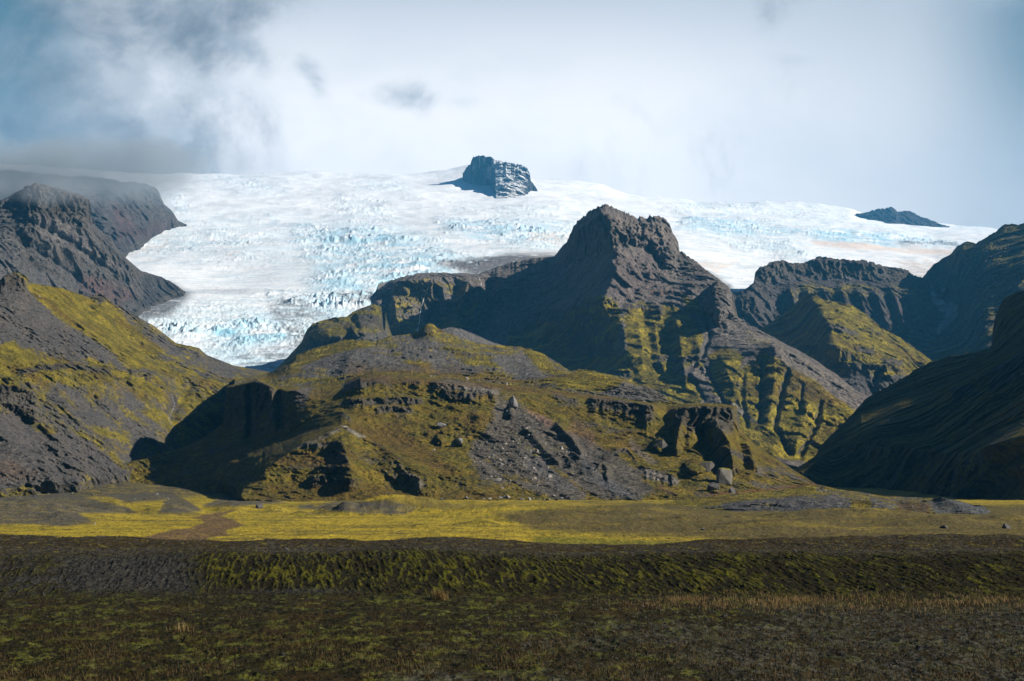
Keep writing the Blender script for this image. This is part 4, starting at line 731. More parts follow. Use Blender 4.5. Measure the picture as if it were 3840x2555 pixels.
# ================================================================== PLAIN, TERRACE AND HEATH
def gz(px, D):
    X = (px - 1920) / F * D
    z = np.zeros_like(D)
    warp = 5 * perlin(X / 30, D / 60, 201)
    z += (0.95 + .16 * perlin(X / 7, D * 0, 209)) * sst(D + warp * 0.8, 67, 84) + 0.12 * sst(D, 84, 104)                      # bank up to the terrace
    drop = sst(D + warp + 10 * perlin(X / 60, D * 0, 202), 106, 165)
    z -= drop * 5.1
    z += 0.9 * sst(D, 430, 900) + 3.2 * sst(D, 700, 930) + 8 * sst(D, 930, 1500) + 6 * sst(D, 900, 1300) * sst(px, 1000, 300)
    z += (.45 * perlin(X / 16, D / 200, 203) + .30 * fbm(X / 5, D / 30, 3, .6, 204)) * sst(D, 84, 100) * sst(D, 300, 130)
    # low swells left of the far plain (dark gravel mounds) and moss swells on the right
    def mound(cx, cd, rx, rd, h):
        nonlocal z
        r = np.sqrt(((px - cx) / rx) ** 2 + ((D - cd) / rd) ** 2); z = z + h * (1 - sst(r, 0, 1)) * (1 + .12 * perlin(px / 60, D / 40, int(cx)))
    for c in [(cx_, cd_, rx_, rd_, h_ * (1.05 if cx_ < 1200 else 1.45)) for cx_, cd_, rx_, rd_, h_ in [(60, 640, 520, 90, 5.2), (230, 560, 220, 45, 1.9), (0, 560, 200, 40, 2.4), (640, 700, 190, 55, 2.8), (895, 740, 190, 55, 3.2), (1040, 720, 70, 30, 2.0), (470, 760, 330, 60, 3.5), (1130, 640, 60, 20, 1.2),
              (1420, 650, 330, 34, 3.4), (1560, 665, 260, 40, 2.4), (1900, 640, 430, 70, 2.6), (1700, 800, 900, 100, 1.6), (1980, 500, 330, 26, 1.5), (1800, 470, 130, 14, 1.0), (2350, 620, 420, 80, 2.4), (2600, 470, 420, 50, 1.5),
              (2350, 430, 300, 30, 0.9), (2900, 420, 420, 40, 1.3), (3200, 560, 600, 90, 2.2), (3500, 480, 300, 40, 1.6), (3760, 520, 200, 40, 1.3), (3000, 330, 600, 30, .5), (1300, 640, 60, 16, 1.0), (1250, 700, 100, 24, 2.2), (2100, 560, 240, 22, 1.6), (1600, 440, 90, 9, .6), (2750, 520, 130, 16, 1.2), (2480, 500, 200, 14, .9)]]: mound(*c)
    z -= 0.5 * np.exp(-((px - 1150) / 140) ** 2 - ((D - 300) / 12) ** 2) * 1.4
    z += 0.35 * fbm(X / 40, D / 40, 4, .5, 205) * sst(D, 140, 300) + 0.10 * fbm(X / 9, D / 9, 3, .5, 207)
    return z
path = [(905, 655), (870, 560), (850, 500), (800, 460), (840, 430), (820, 400), (760, 365), (690, 330), (640, 300), (600, 285), (560, 276), (700, 266)]
def build_ground():
    px = np.arange(-1100, 4950, 3.4); segs = []
    pys = np.concatenate([np.arange(3150, 2555, -20.), np.arange(2555, 2232, -1.5)])
    D1 = 3.5 / (pys - HOR) * F                                   # flat heath 20..68 m
    D2 = np.linspace(D1[-1] + .12, 112, 330); D3 = np.geomspace(112.6, 190, 60); D4 = np.geomspace(191, 1050, 520); D5 = np.geomspace(1060, 1800, 60)
    Dv = np.concatenate([D1, D2, D3, D4, D5]); D = np.repeat(Dv[:, None], len(px), 1); U = np.repeat(px[None], len(Dv), 0)
    z = gz(U, D); X = (U - 1920) / F * D
    near = sst(D, 190, 100)
    tuft = ridged(X / 0.5 + .3 * perlin(X, D, 1), D / 0.62, 4, .6, 211); hum = fbm(X / 1.6, D / 2.2, 4, .55, 212)
    z += near * (0.085 * (tuft - .4) + 0.10 * hum)
    bankm = sst(D, 66, 72) * sst(D, 92, 82)
    # moss streaks lying down the bank
    Wb = (D - 67) * 0.082; wq = .25 * fbm(X / 2, Wb / .6, 3, .5, 215)
    q = X * 0.86 - Wb * 0.5 + wq; r = X * 0.5 + Wb * 0.86 + wq * .4
    st = ridged(q / 0.62, r / 0.15, 4, .62, 213); st2 = fbm(X / 1.6, Wb / .5, 4, .6, 216); z += bankm * 0.075 * (st - .4) + bankm * .10 * st2
    z += (1 - near) * (0.34 * (ridged(X / 3, D / 5, 4, .6, 214) - .4) + .5 * fbm(X / 14, D / 26, 4, .6, 218))
    P = np.stack([X, D, z], -1); n = normals(P); PU, PV = toimg(P)
    a = fbm(X / .75, D / 1.9, 5, .65, 221); b = fbm(X / 5.5, D / 11, 5, .6, 222); e = fbm(X / .24, D / .55, 3, .6, 223)
    c = np.zeros(U.shape + (3,)) + np.array([0.034, 0.027, 0.007])
    c = blend(c, np.array([0.15, 0.15, 0.020]), sst(a + .5 * e + .25 * b, 0.0, 0.3) * .85)          # green-grey moss pads
    c = blend(c, np.array([0.15, 0.145, 0.05]), sst(e + a * .6, 0.28, 0.5) * .6)
    c = blend(c, np.array([0.055, 0.030, 0.007]), sst(fbm(X / 2.3, D / 4, 4, .6, 224), 0.05, 0.3) * .6)
    stony = sst(X / 14 - (D - 48) / 34 + 1.1 * b, 0.0, 0.5) * sst(D, 66, 60)
    stn = worley(X / 0.16, D / 0.22, 225)
    c = blend(c, np.array([0.105, 0.098, 0.072]) * (0.35 + stn[2][..., None]), stony * sst(e + .35 * a, -0.15, 0.12) * .8)
    # bank: bright moss streaks on the right, dark gravel on the left
    gb = polymask(U + 30 * b, PV + 10 * a, [(-1100, 2085), (250, 2100), (640, 2110), (720, 2215), (300, 2225), (-1100, 2225)], 20)
    gb = np.maximum(gb, polymask(U + 40 * b, PV + 10 * a, [(330, 2100), (700, 2100), (760, 2150), (740, 2210), (360, 2205)], 20))
    mb = bankm * (1 - .95 * polymask(U + 160 * b + 80 * a, PV, [(-1100, 2060), (700, 2060), (780, 2240), (-1100, 2240)], 60) * (1 - .75 * sst(U + 90 * b, 330, 200) * sst(a + .3 * b, -.15, .1)))
    c = blend(c, np.array([0.028, 0.023, 0.008]), bankm)
    c = blend(c, np.array([0.135, 0.125, 0.010]), np.clip(mb * sst(st + .5 * st2 + .2 * a - .12 * sst(U, 2600, 3400), 0.30, 0.72), 0, 1))  # fewer bright streaks far right, painting the shadow there into the colour
    c = blend(c, np.array([0.060, 0.056, 0.046]) * (0.7 + .8 * stn[2][..., None]), bankm * (1 - mb / (bankm + 1e-6)) * .9)
    lip = sst(PV, 2232, 2212) * sst(D, 72, 68); c = blend(c, np.array([0.085, 0.083, 0.088]), lip * sst(U + 200 * b, 1500, 1200) * sst(U, 800, 1000) * .8)
    # terrace: heath and gravel
    ter = sst(D + 5 * b, 82, 90); c = blend(c, np.array([0.062, 0.043, 0.014]), ter)
    c = blend(c, np.array([0.080, 0.073, 0.058]) * (0.55 + .9 * stn[2][..., None]), ter * sst(e * 1.2 + .4 * b + .25 * sst(D, 96, 88), -0.05, 0.25) * .9)
    c = blend(c, np.array([0.20, 0.17, 0.02]), ter * sst(a + e * .5, 0.22, 0.38) * .8)
    # plain
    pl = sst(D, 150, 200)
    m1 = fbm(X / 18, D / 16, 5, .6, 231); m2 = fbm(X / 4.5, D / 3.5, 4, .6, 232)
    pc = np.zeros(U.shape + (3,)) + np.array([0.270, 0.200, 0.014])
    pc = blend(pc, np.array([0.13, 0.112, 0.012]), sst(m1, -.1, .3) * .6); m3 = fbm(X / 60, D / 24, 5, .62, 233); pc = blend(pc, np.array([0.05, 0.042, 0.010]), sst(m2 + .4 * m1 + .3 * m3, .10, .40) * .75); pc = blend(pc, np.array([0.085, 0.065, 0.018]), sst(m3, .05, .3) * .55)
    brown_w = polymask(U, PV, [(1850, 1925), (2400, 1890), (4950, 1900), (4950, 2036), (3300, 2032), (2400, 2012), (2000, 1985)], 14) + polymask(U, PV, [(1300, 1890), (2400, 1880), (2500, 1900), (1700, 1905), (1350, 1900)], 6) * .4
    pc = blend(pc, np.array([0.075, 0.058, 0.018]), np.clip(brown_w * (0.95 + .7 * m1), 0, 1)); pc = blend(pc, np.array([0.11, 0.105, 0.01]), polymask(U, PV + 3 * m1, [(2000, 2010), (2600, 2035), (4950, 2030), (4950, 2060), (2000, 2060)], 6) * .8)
    lf = polymask(U + 30 * m1, PV, [(-1200, 1700), (1000, 1700), (1000, 1856), (700, 1862), (-1200, 1880)], 8); pc = blend(pc, np.array([0.05, 0.043, 0.028]), lf * (0.85 + .9 * m2 + .6 * m1).clip(0, 1))
    gm = np.zeros(U.shape)
    for pts in [[(-1100, 1850), (250, 1850), (480, 1900), (520, 1925), (300, 1925), (360, 1960), (250, 1975), (100, 1965), (-1100, 1985)], [(600, 1925), (620, 1880), (660, 1855), (720, 1885), (760, 1915), (700, 1925)], [(760, 1900), (860, 1850), (960, 1848), (1070, 1885), (1000, 1890), (880, 1900)],
                [(1170, 1905), (1260, 1880), (1480, 1880), (1570, 1905), (1520, 1930), (1340, 1925)], [(380, 1850), (620, 1850), (700, 1870), (480, 1885)], [(1130, 1895), (1175, 1895), (1200, 1910), (1110, 1908)]]:
        gm = np.maximum(gm, polymask(U + 8 * m1, PV + 4 * m1, pts, 6))
    pc = blend(pc, np.array([0.052, 0.047, 0.038]) * (0.8 + .5 * stn[2][..., None]), np.clip(gm * (0.9 + .6 * m2 + 0.3 * m1), 0, 1))
    pth = polymask(U + 12 * m1 + 6 * m2, PV + 3 * m1 + 2 * m2, [(720, 1942), (800, 1925), (900, 1908), (830, 1935), (880, 1950), (918, 1970), (850, 1990), (860, 2008), (790, 2015), (750, 2040), (740, 2070), (540, 2070), (440, 2040), (560, 2010), (640, 1990), (730, 1978), (770, 1960), (760, 1948)], 3.5)
    pc = blend(pc, np.array([0.085, 0.052, 0.027]) * (0.75 + .6 * stn[2][..., None]), np.clip(pth * (1.0 + .8 * m2), 0, 1) * .95)
    pc = blend(pc, np.array([0.07, 0.045, 0.02]), polymask(U + 8 * m1, PV + 2 * m2, [(660, 2060), (690, 2030), (760, 2010), (740, 2068)], 6) * sst(m2, -.2, .3) * .8)
    for pts in [[(850, 2018), (1280, 2022), (1300, 2030), (860, 2026)], [(1010, 2034), (1180, 2032), (1190, 2044), (1040, 2046)], [(1170, 2040), (1400, 2048), (1400, 2056), (1180, 2052)], [(1460, 1995), (1520, 2000), (1510, 2005), (1465, 2000)]]:
        pc = blend(pc, np.array([0.055, 0.045, 0.022]), polymask(U, PV + 3 * m2, pts, 3) * sst(m2, -.15, .1) * .9)
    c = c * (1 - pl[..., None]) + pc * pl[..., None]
    c = blend(c, np.array([0.12, 0.08, 0.03]), 0.0 * pl)
    SHEETS['GR'] = (PU, PV, P)
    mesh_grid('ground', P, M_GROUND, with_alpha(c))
build_ground()
# the valley floor far beneath everything, out to the horizon on all sides
g = np.stack(np.meshgrid(np.linspace(-40000, 40000, 60), np.linspace(-30000, 45000, 60)), -1)
far = np.concatenate([g, np.full(g.shape[:2] + (1,), -14.0)], -1)
tt = with_alpha(np.zeros(g.shape[:2] + (3,)) + np.array([0.12, 0.10, 0.03]))
mesh_grid('ground', far, M_GROUND, tt)

# ------------------------------------------------------------------ haze
def haze():
    m = bpy.data.materials.new('haze'); m.use_nodes = True; T = NT(m.node_tree); T.n.clear()
    o = T.node('ShaderNodeOutputMaterial'); v = T.node('ShaderNodeVolumePrincipled')
    v.inputs['Color'].default_value = (0.10, 0.46, 0.88, 1); v.inputs['Density'].default_value = 2.8e-5; v.inputs['Anisotropy'].default_value = 0.1
    T.l.new(v.outputs[0], o.inputs['Volume'])
    bpy.ops.mesh.primitive_cube_add(size=1); b = bpy.context.object; b.name = 'haze'
    b.scale = (14000, 16000, 2600); b.location = (0, 7600, 1285 - 0.5); b['kind'] = 'stuff'; b.data.materials.append(m)
    b.display_type = 'WIRE'
haze()

# ------------------------------------------------------------------ unseen clouds added out of view to shade the heath and right-hand slopes
def vol_mat(name, dens, col=(1, 1, 1, 1)):
    m = bpy.data.materials.new(name); m.use_nodes = True; T = NT(m.node_tree); T.n.clear()
    o = T.node('ShaderNodeOutputMaterial'); v = T.node('ShaderNodeVolumePrincipled')
    v.inputs['Color'].default_value = col; v.inputs['Density'].default_value = dens
    T.l.new(v.outputs[0], o.inputs['Volume']); return m
M_SHADE_CLOUD = vol_mat('shade_cloud_vapour', 0.0040, (0.92, 0.94, 0.96, 1))
import bmesh
M_SHADE_CLOUD2 = vol_mat('heavy_shade_cloud_vapour', 0.0055, (0.92, 0.94, 0.96, 1))
def shade_cloud(gx, gy, rx, ry, rz, seed, alt=2950, mat=None):
    # the cloud hangs where the sun's ray to the ground point (gx, gy) passes the cloud level
    t = alt / sdir[2]; c = (gx + sdir[0] * t, gy + sdir[1] * t, alt)
    bm = bmesh.new(); bmesh.ops.create_icosphere(bm, subdivisions=5, radius=1)
    co = np.array([v.co[:] for v in bm.verts]); k = 1 + 0.55 * fbm(co[:, 0] * 1.7 + seed, co[:, 1] * 1.7 + co[:, 2], 4, .55, seed)
    for v, s in zip(bm.verts, k): v.co = (v.co.x * rx * s, v.co.y * ry * s, v.co.z * rz * s * (1 if v.co.z > 0 else .55))
    me = bpy.data.meshes.new('shade_cloud'); bm.to_mesh(me); bm.free(); me.materials.append(mat or M_SHADE_CLOUD)
    o = bpy.data.objects.new('shade_cloud', me); COL.objects.link(o); o.location = c; o['kind'] = 'structure'
shade_cloud(10, 62, 330, 62, 85, 3)
shade_cloud(600, 1380, 370, 720, 120, 5, mat=M_SHADE_CLOUD2)
shade_cloud(1150, 2500, 420, 520, 130, 8, mat=M_SHADE_CLOUD2)

# ------------------------------------------------------------------ mist drifting round the left-hand plateau and over the ice
def mist(px, py, D, rx, ry, rz, dens, thr, sc, col, seed=0.0):
    m = bpy.data.materials.new('mist'); m.use_nodes = True; T = NT(m.node_tree); T.n.clear()
    o = T.node('ShaderNodeOutputMaterial'); v = T.node('ShaderNodeVolumePrincipled'); v.inputs['Color'].default_value = col; v.inputs['Anisotropy'].default_value = 0.2
    co = T.node('ShaderNodeTexCoord').outputs['Object']
    ln = T.node('ShaderNodeVectorMath', {0: co}, operation='LENGTH').outputs['Value']
    w = T.noise(T.mapping(co, loc=(seed, 0, 0), sc=(rx / sc, ry / sc, rz / sc * 1.3)), 1.0, 4, 0.6, dist=0.3)
    f = T.m('MULTIPLY', T.sm(T.m('ADD', T.m('SUBTRACT', 1.0, ln), T.m('MULTIPLY', T.m('SUBTRACT', w, 0.5), 1.6)), thr, thr + 0.55), T.sm(ln, 0.98, 0.6))
    T.l.new(T.m('MULTIPLY', f, dens), v.inputs['Density']); T.l.new(v.outputs[0], o.inputs['Volume'])
    bm = bmesh.new(); bmesh.ops.create_icosphere(bm, subdivisions=3, radius=1.0); me = bpy.data.meshes.new('mist'); bm.to_mesh(me); bm.free(); me.materials.append(m)
    ob = bpy.data.objects.new('mist', me); COL.objects.link(ob); c = P3(np.array(px), np.array(py), np.array(D)); ob.location = c; ob.scale = (rx, ry, rz); ob['kind'] = 'stuff'
mist(160, 650, 4750, 680, 300, 125, 0.0095, 0.22, 190, (0.50, 0.57, 0.63, 1))
mist(130, 705, 3380, 340, 70, 48, 0.0060, 0.35, 70, (0.62, 0.68, 0.74, 1), 5)
mist(1120, 975, 4420, 260, 140, 75, 0.0030, 0.32, 110, (0.86, 0.90, 0.95, 1), 9)

# ================================================================== BOULDERS
def rock_mat(name, col, moss=0.0):
    m = bpy.data.materials.new(name); m.use_nodes = True; T = NT(m.node_tree); T.n.clear()
    o = T.node('ShaderNodeOutputMaterial'); b = T.node('ShaderNodeBsdfPrincipled'); b.inputs['Roughness'].default_value = .9; b.inputs['Specular IOR Level'].default_value = 0.2
    co = T.node('ShaderNodeTexCoord').outputs['Object']; n = T.noise(co, 2.2, 8, .7); n2 = T.noise(co, 0.9, 4, .6)
    c = T.mix(T.sm(n, .3, .7), [x * .55 for x in col] + [1], [x * 1.25 for x in col] + [1])
    if moss:
        nz = T.node('ShaderNodeSeparateXYZ', {0: T.node('ShaderNodeNewGeometry').outputs['Normal']}).outputs[2]
        c = T.mix(T.sm(T.m('ADD', nz, T.m('MULTIPLY', T.m('SUBTRACT', n2, .5), .9)), .62, .80, 0, moss), c, (.12, .105, .012, 1))
    T.l.new(c, b.inputs['Base Color'])
    bp = T.node('ShaderNodeBump', {'Height': n, 'Strength': .9, 'Distance': .35}); T.l.new(bp.outputs[0], b.inputs['Normal'])
    T.l.new(b.outputs[0], o.inputs[0]); return m
R_PALE = rock_mat('pale_basalt', (.25, .225, .20)); R_DARK = rock_mat('dark_basalt', (.075, .07, .066)); R_MOSS = rock_mat('mossy_basalt', (.07, .064, .055), 1.0); R_GREY = rock_mat('grey_basalt', (.14, .135, .13))
def rock_mesh(name, mat, seed, sx=1, sy=1, sz=.8, sub=3, cuts=7):
    rs = np.random.RandomState(seed); bm = bmesh.new(); q_ = rs.normal(size=(7 + cuts, 3)); q_ /= np.linalg.norm(q_, axis=1)[:, None]
    for v in q_: bm.verts.new(v * rs.uniform(.8, 1.05))
    bmesh.ops.convex_hull(bm, input=bm.verts)
    for v in [v for v in bm.verts if not v.link_faces]: bm.verts.remove(v)
    bmesh.ops.bevel(bm, geom=list(bm.edges), offset=.05, segments=1, affect='EDGES')
    bmesh.ops.triangulate(bm, faces=bm.faces)
    if sub > 1: bmesh.ops.subdivide_edges(bm, edges=list(bm.edges), cuts=sub - 1, use_grid_fill=True)
    co = np.array([v.co[:] for v in bm.verts])
    if sub > 1: co *= (1 + .07 * fbm(co[:, 0] * 3 + seed, co[:, 1] * 3 + co[:, 2] * 2.3, 3, .6, seed))[:, None]
    co *= np.array([sx, sy, sz]); co /= np.abs(co[:, 0]).max()
    for v, c in zip(bm.verts, co): v.co = c
    me = bpy.data.meshes.new(name); bm.to_mesh(me); bm.free(); me.materials.append(mat)
    return me
PR = {k: [rock_mesh('boulder', m, 10 * j + i, 1, rs_, zs) for i, (rs_, zs) in enumerate([(1, .8), (.8, .65), (.9, 1.0), (.7, .8), (1, .55)])] for j, (k, m) in enumerate((('pale', R_PALE), ('dark', R_DARK), ('moss', R_MOSS), ('grey', R_GREY)))}
rr = random.Random(11)
def put_rock(key, px, py, wpx, kind, label, group=None, name='boulder', mesh=None, rot=None, sink=.4, tilt=.35):
    p = locate(key, px, py); s = wpx / 2 * p.y / F
    me = mesh or rr.choice(PR[kind]); o = bpy.data.objects.new(name, me); COL.objects.link(o)
    o.location = p + mathutils.Vector((0, 0, me.vertices[0].co.z * 0 + s * (.5 - sink)))
    o.scale = (s, s, s); o.rotation_euler = rot or (rr.uniform(-tilt, tilt), rr.uniform(-tilt, tilt), rr.uniform(0, 6.28))
    o['label'] = label; o['category'] = 'boulder' if s > .25 else 'stone'
    if group: o['group'] = group
    return o
# single rocks the photo lets one point at
big = rock_mesh('boulder', R_MOSS, 77, 1, .9, .85, 4, 9)
put_rock('D', 2650, 1768, 72, 'moss', 'big moss-topped boulder under the dark bluff, just left of the split pale-faced block', mesh=rock_mesh('boulder', R_MOSS, 78, 1, .9, .7, 4, 7), rot=(.1, .1, .6), sink=.1)
put_rock('D', 2712, 1810, 68, 'pale', 'huge split block with a pale sunlit right face at the foot of the dark bluff', mesh=rock_mesh('boulder', rock_mat('bleached_rock', (.125, .115, .10), .9), 79, .9, .85, .95, 4, 7), rot=(.05, -.12, 2.3), sink=.1)
put_rock('D', 2672, 1838, 56, 'moss', 'rounded dark boulder half buried below the pale-faced block', mesh=rock_mesh('boulder', R_DARK, 80, 1, .9, .8, 3, 5), sink=.2)
put_rock('D', 2744, 1850, 34, 'dark', 'dark cube-shaped rock wedged right under the pale-faced block')
put_rock('D', 2474, 1672, 54, 'moss', 'dark moss-capped boulder on the slope beneath the left end of the bluff', mesh=big)
put_rock('D', 1922, 1530, 36, 'grey', 'tall rock pillar standing on the upper slope of the middle hill', mesh=rock_mesh('boulder', R_GREY, 81, .8, .8, 1.35, 3, 9), sink=-.3, name='rock_pillar')['category'] = 'rock pillar'
put_rock('D', 1656, 1606, 46, 'grey', 'large grey boulder lying alone amid the moss in the centre of the hill', sink=.0)
put_rock('D', 1624, 1688, 20, 'pale', 'small pale boulder casting a dark shadow on moss below the large grey boulder')
put_rock('D', 1727, 1655, 40, 'grey', 'broad grey boulder at the left edge of the scree field')
put_rock('D', 1866, 1802, 28, 'pale', 'whitest block low on the scree field above the foot of the hill')
put_rock('D', 2058, 1790, 32, 'pale', 'pale broken block low on the right part of the scree field')
put_rock('D', 2005, 1717, 34, 'moss', 'flat moss-topped boulder in the middle of the scree field')
put_rock('GR', 956, 1906, 30, 'dark', 'lone dark boulder standing on the yellow plain right of the dry stream bed')
put_rock('GR', 141, 2200, 56, 'grey', 'tilted pale rock slab lying at the foot of the bank at far left', mesh=rock_mesh('rock_slab', R_GREY, 82, 1, .6, .3, 3, 8), rot=(.1, .55, .3), sink=.1, name='rock_slab')['category'] = 'rock slab'
for px, py, w, k, l in [(589, 2056, 16, 'grey', 'grey stone on the terrace edge below the dry stream bed'), (1062, 2068, 20, 'pale', 'pale stone on the terrace edge right of the dry stream bed'), (1477, 2052, 22, 'dark', 'dark pointed stone on the terrace edge at the border of the yellow plain'),
    (1790, 2054, 16, 'grey', 'low grey stone on the terrace edge near the middle of the picture'), (2149, 2200, 20, 'pale', 'pale stone sitting low in the moss bank'), (2268, 2357, 18, 'grey', 'grey stone on the gravelly heath in the near foreground'),
    (2994, 2072, 18, 'pale', 'pale stone on the brown terrace towards the right'), (2989, 2108, 26, 'dark', 'black stone at the top edge of the moss bank on the right'), (3451, 2440, 40, 'grey', 'flat whitish stone low on the right of the heath'),
    (3396, 2206, 20, 'grey', 'small light stone in the shaded part of the moss bank'), (1054, 2458, 22, 'grey', 'blue-grey stone on the heath beside a bright moss pad'), (145, 2235, 14, 'pale', 'reddish-brown pebble on the heath below the tilted slab'), (330, 1966, 18, 'pale', 'pale stone at the tip of the grey mound at left'),
    (2640, 1988, 26, 'dark', 'dark rock hump on the brown swell right of centre'), (3560, 1984, 34, 'dark', 'dark rock half sunk in the plain at the right'), (3790, 1986, 34, 'dark', 'black rock at the right edge of the plain')]:
    put_rock('GR', px, py, w, k, l)
put_rock('F1', 520, 1738, 26, 'dark', 'dark boulder at the mouth of the shaded valley on the left')
put_rock('F1', 148, 1112, 10, 'pale', 'tan boulder on the moss slope right of the rocky knob')
for px, py, w in [(1707, 1867, 10), (1746, 1864, 24), (1812, 1869, 12), (1836, 1870, 14), (1874, 1866, 17), (1890, 1862, 15), (1903, 1864, 22), (1952, 1868, 14), (1962, 1869, 9), (1982, 1869, 12), (1996, 1865, 14), (2018, 1869, 13), (2040, 1871, 9), (2058, 1869, 12), (2075, 1860, 22), (2103, 1867, 12), (2123, 1867, 13), (2140, 1870, 9), (2157, 1870, 10), (1655, 1868, 9), (1930, 1871, 8)]:
    put_rock('D', px, py + 4, w * 1.15, rr.choice(['pale', 'grey', 'grey']), ('large' if w > 19 else 'medium' if w > 13 else 'small') + ' boulder in the row along the foot of the middle hill, ' + ('left end' if px < 1800 else 'left half' if px < 1925 else 'right half' if px < 2050 else 'right end'), 'boulders along the foot of the middle hill')
def scatter(key, poly, n, w0, w1, kinds, label, group, pw=2.2):
    xs = [p[0] for p in poly]; ys = [p[1] for p in poly]; k = 0
    while k < n:
        x, y = rr.uniform(min(xs), max(xs)), rr.uniform(min(ys), max(ys))
        if not inpoly(np.array([x]), np.array([y]), poly)[0]: continue
        w = w0 + (w1 - w0) * rr.random() ** pw; kd = rr.choice(kinds); fx = (x - min(xs)) / (max(xs) - min(xs)); fy = (y - min(ys)) / (max(ys) - min(ys))
        size = 'largest' if w > w0 + .62 * (w1 - w0) else 'middling' if w > w0 + .22 * (w1 - w0) else 'small'
        put_rock(key, x, y, w, kd, '%s %s %s, %s %s' % (size, {'pale': 'pale', 'grey': 'grey', 'dark': 'dark'}[kd], label, ('upper', 'middle', 'lower')[min(2, int(fy * 3))], ('left', 'left central', 'right central', 'right')[min(3, int(fx * 4))]), group); k += 1
scatter('D', [(1775, 1640), (1850, 1625), (1980, 1650), (2080, 1780), (2040, 1830), (1880, 1840), (1770, 1790), (1740, 1700)], 88, 6, 20, ['pale', 'pale', 'grey'], 'boulder on the middle hill scree', 'boulders on the scree of the middle hill')
scatter('D', [(1880, 1540), (2000, 1560), (2200, 1650), (2300, 1720), (2240, 1760), (2060, 1680), (1900, 1600)], 26, 6, 18, ['pale', 'grey'], 'boulder among the upper crags', 'boulders among the crags')
scatter('D', [(1600, 1398), (1780, 1396), (1990, 1430), (1985, 1445), (1780, 1420), (1600, 1412)], 20, 6, 15, ['pale'], 'stone above the short cliff', 'stones above the short cliff')
scatter('D', [(2560, 1840), (2800, 1815), (3060, 1812), (3060, 1826), (2700, 1850)], 12, 5, 12, ['dark', 'grey'], 'stone at the reddish foot of the hill', 'stones at the right foot of the hill')
scatter('F1', [(20, 1780), (230, 1770), (330, 1790), (330, 1812), (20, 1835)], 18, 6, 15, ['dark', 'grey'], 'stone below the left scree slope', 'stones at the foot of the left slope')
scatter('F1', [(120, 1250), (500, 1350), (800, 1450), (700, 1640), (480, 1640), (200, 1480)], 36, 5, 12, ['dark', 'grey', 'grey'], 'boulder on the left mossy slope', 'boulders on the left slope')
scatter('GR', [(0, 1852), (700, 1852), (1000, 1862), (700, 1880), (300, 1890), (0, 1870)], 22, 6, 16, ['dark', 'grey'], 'stone on the grey mounds', 'stones on the grey mounds')
scatter('N', [(3040, 1825), (3160, 1842), (3700, 1915), (3740, 1960), (3500, 1930), (3060, 1850)], 16, 6, 14, ['dark', 'grey'], 'stone on the right moraine ridge', 'stones on the moraine')
scatter('GR', [(2380, 1930), (2620, 1915), (2700, 1950), (2400, 1955)], 14, 5, 13, ['pale', 'grey'], 'stone on the brown swell', 'stones on the brown swell')
scatter('H', [(2600, 1190), (2760, 1190), (2900, 1290), (2760, 1310), (2660, 1260)], 22, 5, 9, ['grey'], 'block below the mountain buttress', 'blocks below the buttress')

